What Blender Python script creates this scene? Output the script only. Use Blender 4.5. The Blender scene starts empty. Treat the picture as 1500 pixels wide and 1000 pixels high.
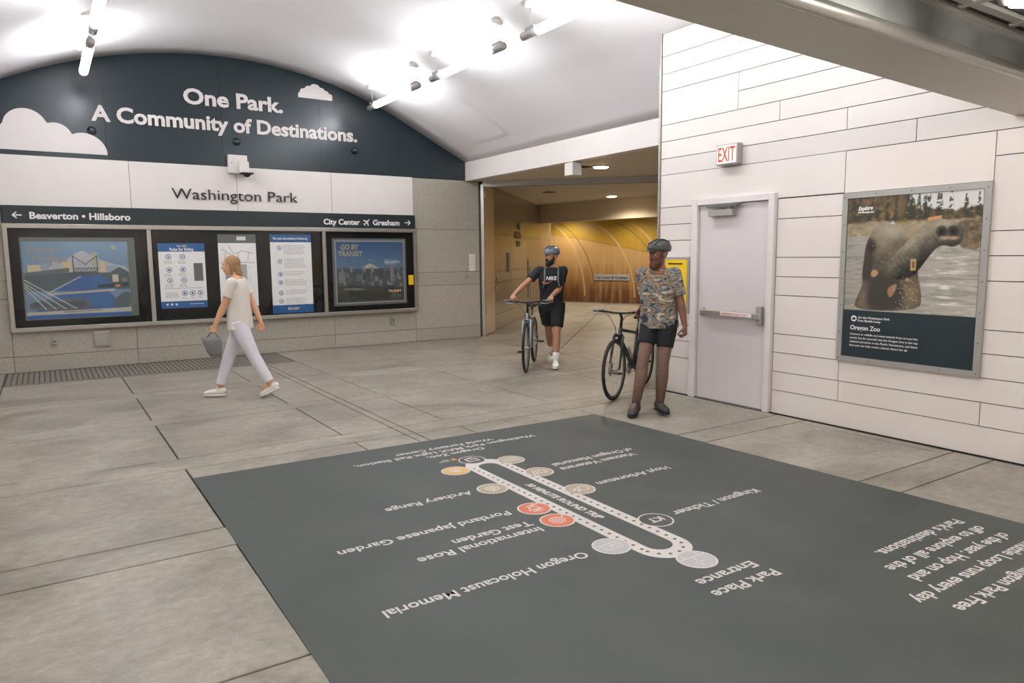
import bpy, bmesh, math, random
import numpy as np
from mathutils import Vector, Matrix, noise
random.seed(7)
S = bpy.context.scene
C = S.collection
PI = math.pi

# ------------------------------------------------------------ camera
cam = bpy.data.cameras.new('camera'); co = bpy.data.objects.new('camera', cam); C.objects.link(co)
R = np.array([[0.8360, -0.0730, 0.5439], [-0.5486, -0.0948, 0.8307], [-0.0090, -0.9929, -0.1193]])
rx = Vector(R[:, 0]).normalized(); bk = -Vector(R[:, 2]); bk = (bk - rx * bk.dot(rx)).normalized(); up = bk.cross(rx)
M = Matrix((rx, up, bk)).transposed().to_4x4(); M.translation = (0, 0, 1.6)
co.matrix_world = M
cam.lens = 1045 / 1500 * 36; cam.sensor_width = 36; cam.clip_start = 0.05; cam.clip_end = 100
S.camera = co
# ------------------------------------------------------------ world, exposure
w = bpy.data.worlds.new('world'); S.world = w; w.use_nodes = True
w.node_tree.nodes['Background'].inputs[0].default_value = (.9, .95, 1, 1)
w.node_tree.nodes['Background'].inputs[1].default_value = 0.25
S.view_settings.view_transform = 'Standard'; S.view_settings.look = 'None'
S.view_settings.gamma = 1; S.view_settings.use_curve_mapping = False
S.view_settings.exposure = 0.66
TUBE = 32.0        # emission of the vault tubes
TUBE_LOW = 25.0    # emission of the tubes under the low ceiling
WARM = 72.0        # watts of each corridor downlight

def L(c):
    return tuple(((v / 255) / 12.92 if v / 255 <= .04045 else ((v / 255 + .055) / 1.055) ** 2.4) for v in c)

# ------------------------------------------------------------ materials
def mat(name, col, rough=.6, metal=0., var=0., nscale=8., ncol=None, nmix=.5, bump=0., bscale=40., spec=.5, coat=0., rnd=0., emit=None, es=0., detail=6, stretch=None):
    m = bpy.data.materials.new(name); m.use_nodes = True
    nt = m.node_tree; N = nt.nodes; b = N['Principled BSDF']
    c = (*L(col), 1)
    b.inputs['Base Color'].default_value = c
    b.inputs['Roughness'].default_value = rough; b.inputs['Metallic'].default_value = metal
    b.inputs['Specular IOR Level'].default_value = spec; b.inputs['Coat Weight'].default_value = coat
    src = None
    tc = N.new('ShaderNodeTexCoord'); vec = tc.outputs['Object']
    if stretch:
        mp = N.new('ShaderNodeMapping'); mp.inputs['Scale'].default_value = stretch
        nt.links.new(vec, mp.inputs[0]); vec = mp.outputs[0]
    if ncol is not None:
        nz = N.new('ShaderNodeTexNoise'); nz.inputs['Scale'].default_value = nscale; nz.inputs['Detail'].default_value = detail
        nt.links.new(vec, nz.inputs['Vector'])
        rp = N.new('ShaderNodeMapRange'); rp.inputs[1].default_value = .5 - .25; rp.inputs[2].default_value = .5 + .25
        rp.inputs[3].default_value = 0; rp.inputs[4].default_value = nmix
        nt.links.new(nz.outputs['Fac'], rp.inputs[0])
        mx = N.new('ShaderNodeMix'); mx.data_type = 'RGBA'
        mx.inputs[6].default_value = c; mx.inputs[7].default_value = (*L(ncol), 1)
        nt.links.new(rp.outputs[0], mx.inputs[0]); src = mx.outputs[2]
    if rnd:
        oi = N.new('ShaderNodeObjectInfo')
        mr = N.new('ShaderNodeMapRange'); mr.inputs[3].default_value = 1 - rnd; mr.inputs[4].default_value = 1 + rnd * .3
        nt.links.new(oi.outputs['Random'], mr.inputs[0])
        hs = N.new('ShaderNodeHueSaturation')
        nt.links.new(mr.outputs[0], hs.inputs['Value'])
        if src: nt.links.new(src, hs.inputs['Color'])
        else: hs.inputs['Color'].default_value = c
        src = hs.outputs[0]
    if src: nt.links.new(src, b.inputs['Base Color'])
    if bump:
        nb = N.new('ShaderNodeTexNoise'); nb.inputs['Scale'].default_value = bscale; nb.inputs['Detail'].default_value = 4
        nt.links.new(vec, nb.inputs['Vector'])
        bp = N.new('ShaderNodeBump'); bp.inputs['Strength'].default_value = bump; bp.inputs['Distance'].default_value = .01
        nt.links.new(nb.outputs['Fac'], bp.inputs['Height']); nt.links.new(bp.outputs[0], b.inputs['Normal'])
    if emit:
        b.inputs['Emission Color'].default_value = (*L(emit), 1); b.inputs['Emission Strength'].default_value = es
    return m

def concrete(name, base, dark, light, rough):
    m = mat(name, base, rough, bump=.12, bscale=60)
    nt = m.node_tree; N = nt.nodes; b = N['Principled BSDF']
    tc = N.new('ShaderNodeTexCoord')
    n1 = N.new('ShaderNodeTexNoise'); n1.inputs['Scale'].default_value = 1.6; n1.inputs['Detail'].default_value = 8; n1.inputs['Roughness'].default_value = .62; n1.inputs['Distortion'].default_value = .6
    n2 = N.new('ShaderNodeTexNoise'); n2.inputs['Scale'].default_value = 14; n2.inputs['Detail'].default_value = 8; n2.inputs['Roughness'].default_value = .7
    mp = N.new('ShaderNodeMapping'); mp.inputs['Scale'].default_value = (.9, 1.25, 1)
    nt.links.new(tc.outputs['Object'], mp.inputs[0]); nt.links.new(mp.outputs[0], n1.inputs[0]); nt.links.new(mp.outputs[0], n2.inputs[0])
    r1 = N.new('ShaderNodeValToRGB'); e = r1.color_ramp.elements
    e[0].position = .33; e[0].color = (*L(dark), 1); e[1].position = .68; e[1].color = (*L(light), 1)
    k = r1.color_ramp.elements.new(.5); k.color = (*L(base), 1)
    nt.links.new(n1.outputs['Fac'], r1.inputs[0])
    mx = N.new('ShaderNodeMix'); mx.data_type = 'RGBA'; mx.blend_type = 'OVERLAY'; mx.inputs[0].default_value = .55
    nt.links.new(r1.outputs[0], mx.inputs[6]); nt.links.new(n2.outputs['Fac'], mx.inputs[7])
    # thin darker scratches and crazing
    vz = N.new('ShaderNodeTexVoronoi'); vz.feature = 'DISTANCE_TO_EDGE'; vz.inputs['Scale'].default_value = 3.1
    n3 = N.new('ShaderNodeTexNoise'); n3.inputs['Scale'].default_value = 5; n3.inputs['Detail'].default_value = 5
    ad = N.new('ShaderNodeMix'); ad.data_type = 'VECTOR'; ad.inputs[0].default_value = .35
    nt.links.new(tc.outputs['Object'], n3.inputs[0]); nt.links.new(tc.outputs['Object'], ad.inputs[4]); nt.links.new(n3.outputs['Color'], ad.inputs[5])
    nt.links.new(ad.outputs[1], vz.inputs['Vector'])
    cr = N.new('ShaderNodeMapRange'); cr.inputs[1].default_value = 0; cr.inputs[2].default_value = .012; cr.inputs[3].default_value = .5; cr.inputs[4].default_value = 0
    nt.links.new(vz.outputs['Distance'], cr.inputs[0])
    n4 = N.new('ShaderNodeTexNoise'); n4.inputs['Scale'].default_value = .9; nt.links.new(tc.outputs['Object'], n4.inputs[0])
    g = N.new('ShaderNodeMapRange'); g.inputs[1].default_value = .55; g.inputs[2].default_value = .68; nt.links.new(n4.outputs['Fac'], g.inputs[0])
    ml = N.new('ShaderNodeMath'); ml.operation = 'MULTIPLY'; nt.links.new(cr.outputs[0], ml.inputs[0]); nt.links.new(g.outputs[0], ml.inputs[1])
    m2 = N.new('ShaderNodeMix'); m2.data_type = 'RGBA'; m2.inputs[7].default_value = (*L(dark), 1)
    nt.links.new(ml.outputs[0], m2.inputs[0]); nt.links.new(mx.outputs[2], m2.inputs[6])
    oi = N.new('ShaderNodeObjectInfo'); mr = N.new('ShaderNodeMapRange'); mr.inputs[3].default_value = .93; mr.inputs[4].default_value = 1.05
    hs = N.new('ShaderNodeHueSaturation'); nt.links.new(oi.outputs['Random'], mr.inputs[0]); nt.links.new(mr.outputs[0], hs.inputs['Value'])
    nt.links.new(m2.outputs[2], hs.inputs['Color']); nt.links.new(hs.outputs[0], b.inputs['Base Color'])
    rr = N.new('ShaderNodeMapRange'); rr.inputs[3].default_value = rough - .1; rr.inputs[4].default_value = rough + .18
    nt.links.new(n1.outputs['Fac'], rr.inputs[0]); nt.links.new(rr.outputs[0], b.inputs['Roughness'])
    return m

def granite(name, base, dark, light, rough=.16):
    m = mat(name, base, rough, bump=0)
    nt = m.node_tree; N = nt.nodes; b = N['Principled BSDF']
    tc = N.new('ShaderNodeTexCoord'); v = N.new('ShaderNodeTexNoise'); v.inputs['Scale'].default_value = 95; v.inputs['Detail'].default_value = 5; v.inputs['Roughness'].default_value = .8
    r = N.new('ShaderNodeValToRGB'); e = r.color_ramp.elements
    e[0].position = .38; e[0].color = (*L(dark), 1); e[1].position = .64; e[1].color = (*L(light), 1); k = e.new(.5); k.color = (*L(base), 1)
    nt.links.new(tc.outputs['Object'], v.inputs[0]); nt.links.new(v.outputs['Fac'], r.inputs[0])
    oi = N.new('ShaderNodeObjectInfo'); mr = N.new('ShaderNodeMapRange'); mr.inputs[3].default_value = .92; mr.inputs[4].default_value = 1.04
    hs = N.new('ShaderNodeHueSaturation'); nt.links.new(oi.outputs['Random'], mr.inputs[0]); nt.links.new(mr.outputs[0], hs.inputs['Value'])
    nt.links.new(r.outputs[0], hs.inputs['Color']); nt.links.new(hs.outputs[0], b.inputs['Base Color'])
    return m

def vcol(name, rough=.4, spec=.5):
    m = bpy.data.materials.new(name); m.use_nodes = True; nt = m.node_tree; b = nt.nodes['Principled BSDF']
    a = nt.nodes.new('ShaderNodeVertexColor'); a.layer_name = 'Col'
    nt.links.new(a.outputs[0], b.inputs['Base Color']); b.inputs['Roughness'].default_value = rough; b.inputs['Specular IOR Level'].default_value = spec
    return m

def pane_mat():
    m = bpy.data.materials.new('case_glass'); m.use_nodes = True; nt = m.node_tree; N = nt.nodes
    N.remove(N['Principled BSDF']); out = N['Material Output']
    t = N.new('ShaderNodeBsdfTransparent'); t.inputs[0].default_value = (.99, .995, .99, 1)
    g = N.new('ShaderNodeBsdfGlossy'); g.inputs['Roughness'].default_value = .02
    lw = N.new('ShaderNodeLayerWeight'); pw = N.new('ShaderNodeMath'); pw.operation = 'POWER'; pw.inputs[1].default_value = 4; f = N.new('ShaderNodeMath'); f.operation = 'MULTIPLY_ADD'; f.inputs[1].default_value = .9; f.inputs[2].default_value = .025; nt.links.new(lw.outputs['Facing'], pw.inputs[0]); nt.links.new(pw.outputs[0], f.inputs[0])
    mx = N.new('ShaderNodeMixShader'); nt.links.new(f.outputs[0], mx.inputs[0]); nt.links.new(t.outputs[0], mx.inputs[1]); nt.links.new(g.outputs[0], mx.inputs[2])
    nt.links.new(mx.outputs[0], out.inputs[0]); return m

def emis(name, col, s):
    m = bpy.data.materials.new(name); m.use_nodes = True; nt = m.node_tree; N = nt.nodes
    N.remove(N['Principled BSDF']); e = N.new('ShaderNodeEmission'); e.inputs[0].default_value = (*L(col), 1); e.inputs[1].default_value = s
    nt.links.new(e.outputs[0], N['Material Output'].inputs[0]); return m

MT = dict(
    floor=concrete('floor_concrete', (144, 137, 124), (120, 114, 102), (160, 152, 139), .38),
    joint=mat('joint_dark', (70, 66, 60), .9),
    white=mat('white_panel', (224, 216, 210), .32, ncol=(216, 205, 196), nscale=1.5, nmix=.6, rnd=.05),
    whiteA=mat('white_sign_panel', (226, 219, 214), .35, ncol=(219, 211, 205), nscale=3, nmix=.5),
    gap=mat('panel_gap', (60, 52, 46), .9),
    gapA=mat('granite_gap', (95, 88, 80), .9),
    vault=mat('vault_plaster', (230, 225, 226), .55, ncol=(222, 217, 218), nscale=1.1, nmix=.6, bump=.03, bscale=3),
    navy=mat('navy_laminate', (30, 44, 50), .28, ncol=(35, 49, 55), nscale=2, nmix=.6, bump=.01, bscale=2),
    cloud=mat('cloud_white', (222, 214, 212), .5),
    band=mat('sign_band', (30, 41, 44), .35, ncol=(36, 48, 50), nscale=3),
    granite=granite('granite_polished', (170, 163, 151), (150, 143, 132), (186, 179, 167)),
    corr=granite('corridor_stone', (150, 138, 118), (134, 122, 103), (162, 150, 130), .22),
    corrc=mat('corridor_ceiling', (216, 202, 178), .7),
    steel=mat('brushed_steel', (186, 182, 174), .32, .75, ncol=(150, 146, 138), nscale=30, nmix=.6, stretch=(1, 1, 12)),
    steeld=mat('dark_steel', (150, 152, 148), .35, .7, ncol=(92, 92, 90), nscale=3, nmix=.7),
    grey=mat('grey_metal', (166, 163, 158), .4, .45),
    soffit=mat('soffit_paint', (212, 206, 194), .5),
    tile=mat('ceiling_tile_dark', (78, 78, 74), .7, ncol=(66, 66, 62), nscale=40),
    tileframe=mat('ceiling_grid', (140, 138, 130), .5),
    black=mat('case_black', (8, 11, 12), .5, spec=.2, ncol=(11, 14, 15), nscale=4),
    blk=mat('black_rubber', (22, 23, 24), .6),
    glass=pane_mat(),
    door=mat('door_paint', (212, 203, 203), .4, ncol=(206, 196, 196), nscale=2, bump=.02, bscale=5),
    dframe=mat('door_frame_paint', (218, 210, 208), .35),
    mat_=mat('floor_vinyl', (56, 62, 60), .55, ncol=(74, 77, 72), nscale=1.8, nmix=.9, bump=.05, bscale=30, rnd=0, detail=10),
    mtext=mat('vinyl_white', (206, 200, 194), .55, ncol=(188, 182, 176), nscale=25, nmix=.6),
    mtan=mat('vinyl_tan', (166, 152, 128), .55), mred=mat('vinyl_red', (204, 108, 76), .55),
    myel=mat('vinyl_yellow', (206, 168, 104), .55), mgrey=mat('vinyl_grey', (176, 174, 176), .55),
    txt=mat('sign_white', (232, 228, 226), .5), txtb=mat('sign_black', (24, 28, 30), .4),
    blue=mat('poster_blue', (22, 88, 150), .4), paper=mat('poster_paper', (246, 242, 242), .5),
    pgrey=mat('print_grey', (150, 148, 150), .6), pdk=mat('print_dark_grey', (100, 104, 102), .5),
    orange=mat('print_orange', (224, 142, 60), .5),
    scuff=mat('vinyl_scuff', (76, 76, 69), .6),
    mseam=mat('mural_seam', (104, 88, 62), .5), mpale=mat('mural_pale', (168, 144, 98), .4),
    yellow=mat('poster_yellow', (232, 190, 20), .5), exitred=mat('exit_red', (196, 78, 40), .5, emit=(196, 78, 40), es=.1),
    exitface=mat('exit_face', (236, 230, 222), .4, emit=(240, 232, 220), es=.25),
    pcol=vcol('printed_picture', .35), pcol2=vcol('printed_picture_glossy', .25),
    tube=emis('tube_light', (246, 250, 255), TUBE), tubel=emis('tube_light_low', (255, 250, 244), TUBE_LOW),
    lens=emis('downlight_lens', (255, 226, 180), 14.0),
    brown=mat('door_cream', (206, 182, 150), .3), dsteel=mat('drain_metal', (128, 122, 112), .5, .2),
    lensw=mat('camera_white', (218, 212, 206), .4),
)

# ------------------------------------------------------------ mesh helpers
def tag(o, label=None, cat=None, group=None, kind=None):
    if label: o['label'] = label
    if cat: o['category'] = cat
    if group: o['group'] = group
    if kind: o['kind'] = kind
    return o
def origin(p):
    v = Vector((0, 0, 0))
    while p is not None:
        v += p.location; p = p.parent
    return v
def link(name, me, m=None, parent=None, world=True, smooth=False, loc=None):
    """world=True: mesh coordinates are world ones and are shifted to the parent's place (unrotated parents)"""
    if m is not None and len(me.materials) == 0: me.materials.append(m)
    o = bpy.data.objects.new(name, me); C.objects.link(o)
    if parent is not None:
        o.parent = parent
        if world: me.transform(Matrix.Translation(-origin(parent)))
    if smooth:
        for p in me.polygons: p.use_smooth = True
    return o
def fin(bm, name):
    bmesh.ops.recalc_face_normals(bm, faces=bm.faces)
    me = bpy.data.meshes.new(name); bm.to_mesh(me); bm.free(); return me
def empty(name, loc, label=None, cat=None, group=None, rot=None):
    o = bpy.data.objects.new(name, None); C.objects.link(o); o.location = loc; o.empty_display_size = .2
    if rot: o.rotation_euler = rot
    return tag(o, label, cat, group)
def bbox(bm, lo, hi, bev=0, mtx=None):
    lo = Vector(lo); hi = Vector(hi)
    r = bmesh.ops.create_cube(bm, size=1); vs = r['verts']
    for v in vs: v.co = Vector(((v.co.x + .5) * (hi.x - lo.x) + lo.x, (v.co.y + .5) * (hi.y - lo.y) + lo.y, (v.co.z + .5) * (hi.z - lo.z) + lo.z))
    if bev:
        es = list({e for v in vs for e in v.link_edges})
        r = bmesh.ops.bevel(bm, geom=es, offset=bev, segments=2, affect='EDGES', profile=.5)
        vs = list({v for f in r['faces'] for v in f.verts} | {v for v in vs if v.is_valid})
    if mtx:
        for v in vs: v.co = mtx @ v.co
    return vs
def box(name, m, parent, lo, hi, bev=0, world=True):
    bm = bmesh.new(); bbox(bm, lo, hi, bev); return link(name, fin(bm, name), m, parent, world)
def tubebm(bm, pts, rad, n=12, closed=False, caps=True):
    pts = [Vector(p) for p in pts]; rads = rad if isinstance(rad, (list, tuple)) else [rad] * len(pts)
    rings = []; K = len(pts); prev = None
    for i, p in enumerate(pts):
        if closed: d = pts[(i + 1) % K] - pts[i - 1]
        else: d = pts[min(i + 1, K - 1)] - pts[max(i - 1, 0)]
        d.normalize()
        if prev is None:
            a = Vector((0, 0, 1)) if abs(d.z) < .9 else Vector((1, 0, 0)); u = d.cross(a).normalized()
        else: u = (prev - d * prev.dot(d)).normalized()
        prev = u; v = d.cross(u)
        rings.append([bm.verts.new(p + (u * math.cos(2 * PI * k / n) + v * math.sin(2 * PI * k / n)) * rads[i]) for k in range(n)])
    for i in range(K if closed else K - 1):
        a, b = rings[i], rings[(i + 1) % K]
        for k in range(n): bm.faces.new((a[k], a[(k + 1) % n], b[(k + 1) % n], b[k]))
    if caps and not closed:
        bm.faces.new(rings[0][::-1]); bm.faces.new(rings[-1])
def tube(name, m, parent, pts, rad, n=12, closed=False, world=True, smooth=True):
    bm = bmesh.new(); tubebm(bm, pts, rad, n, closed); return link(name, fin(bm, name), m, parent, world, smooth)
def prism(bm, poly, axis_fn, t0, t1):
    """poly: list of 2D; axis_fn(a, b, t) -> 3D"""
    lo = [bm.verts.new(axis_fn(a, b, t0)) for a, b in poly]; hi = [bm.verts.new(axis_fn(a, b, t1)) for a, b in poly]
    n = len(poly); bm.faces.new(lo[::-1]); bm.faces.new(hi)
    for i in range(n): bm.faces.new((lo[i], lo[(i + 1) % n], hi[(i + 1) % n], hi[i]))
YB = 12.27
fA = lambda yy: (lambda a, b, t: (a, yy - t, b))         # on the back wall, facing -Y
fB = lambda xx: (lambda a, b, t: (xx - t, a, b))         # on the right wall, facing -X
fF = lambda zz: (lambda a, b, t: (a, b, zz + t))         # on the floor
def plate(name, m, parent, poly, fn, t0, t1):
    bm = bmesh.new(); prism(bm, poly, fn, t0, t1); return link(name, fin(bm, name), m, parent)
def circ(cx, cy, r, n=28, a0=0, a1=2 * PI):
    return [(cx + r * math.cos(a0 + (a1 - a0) * i / n), cy + r * math.sin(a0 + (a1 - a0) * i / n)) for i in range(n if abs(a1 - a0 - 2 * PI) < 1e-6 else n + 1)]
def ringbm(bm, cx, cy, r0, r1, fn, t, n=28):
    a = [bm.verts.new(fn(*p, t)) for p in circ(cx, cy, r0, n)]; b = [bm.verts.new(fn(*p, t)) for p in circ(cx, cy, r1, n)]
    for i in range(n): bm.faces.new((a[i], a[(i + 1) % n], b[(i + 1) % n], b[i]))
def flat(bm, poly, fn, t): return bm.faces.new([bm.verts.new(fn(a, b, t)) for a, b in poly])
def strokes(bm, lines, wd, fn, t):
    for (x0, y0, x1, y1) in lines:
        d = Vector((x1 - x0, y1 - y0)); n = Vector((-d.y, d.x)).normalized() * wd / 2
        flat(bm, [(x0 + n.x, y0 + n.y), (x1 + n.x, y1 + n.y), (x1 - n.x, y1 - n.y), (x0 - n.x, y0 - n.y)], fn, t)

def text(name, s, m, parent, origin_, right, up_, width=None, cap=None, bold=0., ext=.0015, shear=0, spacing=1.):
    """lettering: origin_ = baseline start, right / up_ = world directions, width = run length, cap = capital height"""
    cu = bpy.data.curves.new(name, 'FONT'); cu.body = s; cu.offset = bold; cu.extrude = 0.01; cu.shear = shear; cu.space_character = spacing
    cu.resolution_u = 3
    o = bpy.data.objects.new(name, cu); C.objects.link(o)
    dg = bpy.context.evaluated_depsgraph_get(); me = bpy.data.meshes.new_from_object(o.evaluated_get(dg))
    bpy.data.objects.remove(o); bpy.data.curves.remove(cu)
    co_ = np.empty(len(me.vertices) * 3); me.vertices.foreach_get('co', co_); co_ = co_.reshape(-1, 3)
    x0, x1 = co_[:, 0].min(), co_[:, 0].max(); caph = .70
    sx = width / (x1 - x0) if width else cap / caph; sy = cap / caph if cap else sx
    r = np.array(right, float); r /= np.linalg.norm(r); u = np.array(up_, float); u /= np.linalg.norm(u); n = np.cross(r, u)
    P = np.array(origin_)[None] + np.outer((co_[:, 0] - x0) * sx, r) + np.outer(co_[:, 1] * sy, u) + np.outer((co_[:, 2] / .01) * ext * .5 + ext * .5, n)
    me.vertices.foreach_set('co', P.ravel()); me.materials.clear(); me.update()
    return link(name, me, m, parent)

def picture(name, m, parent, corner, right, up_, wd, ht, nx, ny, fn):
    """flat print: fine grid with point colours; fn(u, v) arrays -> (n,3) sRGB 0..255"""
    u, v = np.meshgrid(np.linspace(0, 1, nx), np.linspace(0, 1, ny))
    u = u.ravel(); v = v.ravel()
    c = np.clip(fn(u, v), 0, 255) / 255.
    lin = np.where(c <= .04045, c / 12.92, ((c + .055) / 1.055) ** 2.4)
    P = np.array(corner)[None] + np.outer(u * wd, right) + np.outer(v * ht, up_)
    idx = np.arange(nx * ny).reshape(ny, nx)
    F = np.stack([idx[:-1, :-1], idx[:-1, 1:], idx[1:, 1:], idx[1:, :-1]], -1).reshape(-1, 4)
    me = bpy.data.meshes.new(name); me.from_pydata(P.tolist(), [], F.tolist())
    a = me.color_attributes.new('Col', 'FLOAT_COLOR', 'POINT')
    a.data.foreach_set('color', np.hstack([lin, np.ones((len(lin), 1))]).astype(np.float32).ravel())
    return link(name, me, m, parent)
# painter helpers --------------------------------------------
rng = np.random.default_rng(3)
def vnoise(u, v, su, sv, seed=0, oct_=4):
    out = np.zeros_like(u); amp = 1; tot = 0
    for o_ in range(oct_):
        g = np.random.default_rng(seed + o_ * 17).random((int(sv * 2 ** o_) + 3, int(su * 2 ** o_) + 3))
        x = np.clip(u, 0, 1) * su * 2 ** o_; y = np.clip(v, 0, 1) * sv * 2 ** o_; xi = x.astype(int); yi = y.astype(int); fx = x - xi; fy = y - yi
        fx = fx * fx * (3 - 2 * fx); fy = fy * fy * (3 - 2 * fy)
        out += amp * ((g[yi, xi] * (1 - fx) + g[yi, xi + 1] * fx) * (1 - fy) + (g[yi + 1, xi] * (1 - fx) + g[yi + 1, xi + 1] * fx) * fy); tot += amp; amp *= .55
    return out / tot
def smooth_open(P, it=3):
    for _ in range(it):
        Q = [P[0]]
        for a, b in zip(P[:-1], P[1:]): Q += [(a[0] * .75 + b[0] * .25, a[1] * .75 + b[1] * .25), (a[0] * .25 + b[0] * .75, a[1] * .25 + b[1] * .75)]
        P = Q + [P[-1]]
    return P
def sd_poly(u, v, P):
    """signed distance, negative inside"""
    P = np.array(P, float); n = len(P); d = np.full(u.shape, 1e9); inside = np.zeros(u.shape, bool)
    for i in range(n):
        a = P[i]; b = P[(i + 1) % n]; e = b - a; wx = u - a[0]; wy = v - a[1]
        t = np.clip((wx * e[0] + wy * e[1]) / (e @ e), 0, 1); d = np.minimum(d, np.hypot(wx - e[0] * t, wy - e[1] * t))
        cnd = ((a[1] > v) != (b[1] > v)) & (u < (b[0] - a[0]) * (v - a[1]) / (b[1] - a[1] + 1e-12) + a[0]); inside ^= cnd
    return np.where(inside, -d, d)
def smooth_poly(P, it=2):
    P = [tuple(p) for p in P]
    for _ in range(it):
        Q = []
        for i in range(len(P)):
            a, b = P[i], P[(i + 1) % len(P)]
            Q += [(a[0] * .75 + b[0] * .25, a[1] * .75 + b[1] * .25), (a[0] * .25 + b[0] * .75, a[1] * .25 + b[1] * .75)]
        P = Q
    return P
def blend(col, mask, c):
    c = np.array(c, float); return col * (1 - mask[:, None]) + (c if c.ndim == 2 else c[None]) * mask[:, None]
def fill(col, u, v, P, c, soft=.004): return blend(col, np.clip(.5 - sd_poly(u, v, P) / soft, 0, 1), c)
def dot(col, u, v, cx, cy, rx_, ry_, c, soft=.3, a=1):
    d = np.hypot((u - cx) / rx_, (v - cy) / ry_); return blend(col, a * np.clip((1 - d) / soft, 0, 1), c)
def lines(col, u, v, L_, w_, c, soft=.5):
    for (x0, y0, x1, y1) in L_:
        e = np.array([x1 - x0, y1 - y0]); t = np.clip(((u - x0) * e[0] + (v - y0) * e[1]) / (e @ e), 0, 1)
        d = np.hypot(u - x0 - e[0] * t, v - y0 - e[1] * t); col = blend(col, np.clip((w_ - d) / (w_ * soft), 0, 1), c)
    return col

# ============================================================ SETTING
# ---- floor
floor = box('floor', MT['joint'], None, (-1.7, -4, -.2), (6.99, YB, -.012)); tag(floor, kind='structure')
J = .007
bands = [(9.21, 9.52), (7.54, 7.82), (5.82, 6.15), (4.09, 4.40), (2.45, 2.74), (.72, 1.02), (-.98, -.68), (-2.7, -2.4)]
ys = [(-4.0, -2.7)] + [(-2.4, -.98), (-.68, .72), (1.02, 2.45), (2.74, 4.09), (4.40, 5.82), (6.15, 7.54), (7.82, 9.21), (9.52, 11.0), (11.0, 12.27)]
xs = [-1.7, -.53, .81, 2.17, 2.65, 2.745, 3.21, 4.56, 5.92, 6.99]
def slab(x0, x1, y0, y1, th=.03):
    bm = bmesh.new(); vs = bbox(bm, (x0 + J, y0 + J, -.011), (x1 - J, y1 - J, 0))
    bmesh.ops.bevel(bm, geom=[e for e in bm.edges if all(v.co.z > -.005 for v in e.verts)], offset=.003, segments=1, affect='EDGES')
    return link('floor_slab', fin(bm, 'floor_slab'), MT['floor'], floor)
def clampx(x, y1): return min(x, 6.04) if y1 <= 6.2 else x
for (y0, y1) in ys:
    if y1 > 12: continue
    for i in range(len(xs) - 1):
        x0, x1 = xs[i], clampx(xs[i + 1], y1)
        if x1 - x0 > .05: slab(x0, x1, y0, y1)
for (y0, y1) in bands:
    for (x0, x1) in ((-1.7, 2.65), (2.65, 2.745), (2.745, clampx(6.99, y1))): slab(x0, x1, y0, y1)
# row under the drain: right of the drain the slabs go on to the wall
for (x0, x1, y0) in ((3.21, 4.56, 11), (4.56, 5.92, 11), (5.92, 6.99, 11)): slab(x0, x1, y0, 12.27)
slab(-1.7, -.53, 11, 12.27)
# corridor floor: slabs laid on the diagonal
def clip_half(poly, nx_, ny_, c):
    out = []
    for i in range(len(poly)):
        a, b = poly[i], poly[(i + 1) % len(poly)]; da = nx_ * a[0] + ny_ * a[1] - c; db = nx_ * b[0] + ny_ * b[1] - c
        if da >= 0: out.append(a)
        if (da >= 0) != (db >= 0): t = da / (da - db); out.append((a[0] + (b[0] - a[0]) * t, a[1] + (b[1] - a[1]) * t))
    return out
cf = plate('floor_corridor', MT['joint'], None, [(6.99, 5.2), (17.6, 13), (17.6, 23), (15.0, 21.6), (6.99, 12.3)], fF(0), -.2, -.012); cf.name = 'floor_2'; tag(cf, kind='structure')
r2 = math.sqrt(.5)
for iu in range(8, 27, 3):
    for (v0, v1) in ((-4.2, -2.0), (-2.0, -.17), (-.17, 1.68), (1.68, 3.5), (3.5, 5.0)):
        q = [(iu + J, v0 + J), (iu + 3 - J, v0 + J), (iu + 3 - J, v1 - J), (iu + J, v1 - J)]
        q = [((a - b) * r2, (a + b) * r2) for a, b in q]
        q = clip_half(q, 1, 0, 7.0); 
        if len(q) < 3: continue
        q = clip_half(q, -.9346, -.3556, -21.25)
        if len(q) < 3: continue
        plate('floor_slab', MT['floor'], cf, q, fF(0), -.011, 0)
# ---- drain grating along the back wall
dr = empty('drain_grating', (1.3, 11.6, 0), 'long slotted drain grating in the floor below the display cases', 'drain')
box('frame', MT['gapA'], dr, (-.52, 11.01, -.011), (3.2, 12.26, -.006))
box('edge_strip', MT['dsteel'], dr, (-.52, 11.01, -.006), (3.2, 11.10, 0))
for i in range(59):
    x = -.5 + i * .0625
    box('slat', MT['dsteel'], dr, (x, 11.12, -.006), (x + .044, 12.25, 0))
# ---- vault
def vprof(x):
    dx = abs(x - 2.69)
    return 4.754 - ((6.7 - math.sqrt(6.7 ** 2 - dx * dx)) if dx < 3 else (.709 + .5 * (dx - 3)))
def vz(x, y):
    z = vprof(x)
    if 5.1 < x < 6.99:
        k = .25 * min(1.0, max(0.0, (12.27 - y) / 6.13)); b = math.sin(PI * (x - 5.1) / 1.89) ** .8 if x > 5.1 else 0
        z += k * b
    return z
bm = bmesh.new(); nx_, ny_ = 64, 24; g = []
for j in range(ny_ + 1):
    y = 2.3 + (12.30 - 2.3) * j / ny_
    g.append([bm.verts.new((-1.62 + (6.995 + 1.62) * i / nx_, y, vz(-1.62 + (6.995 + 1.62) * i / nx_, y))) for i in range(nx_ + 1)])
for j in range(ny_):
    for i in range(nx_): bm.faces.new((g[j][i], g[j][i + 1], g[j + 1][i + 1], g[j + 1][i]))
me = fin(bm, 'ceiling'); vault = link('ceiling', me, MT['vault'], None, smooth=True); tag(vault, kind='structure')
md = vault.modifiers.new('s', 'SOLIDIFY'); md.thickness = .12; md.offset = 1
md.offset = 1 if me.polygons[0].normal.z > 0 else -1
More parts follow.
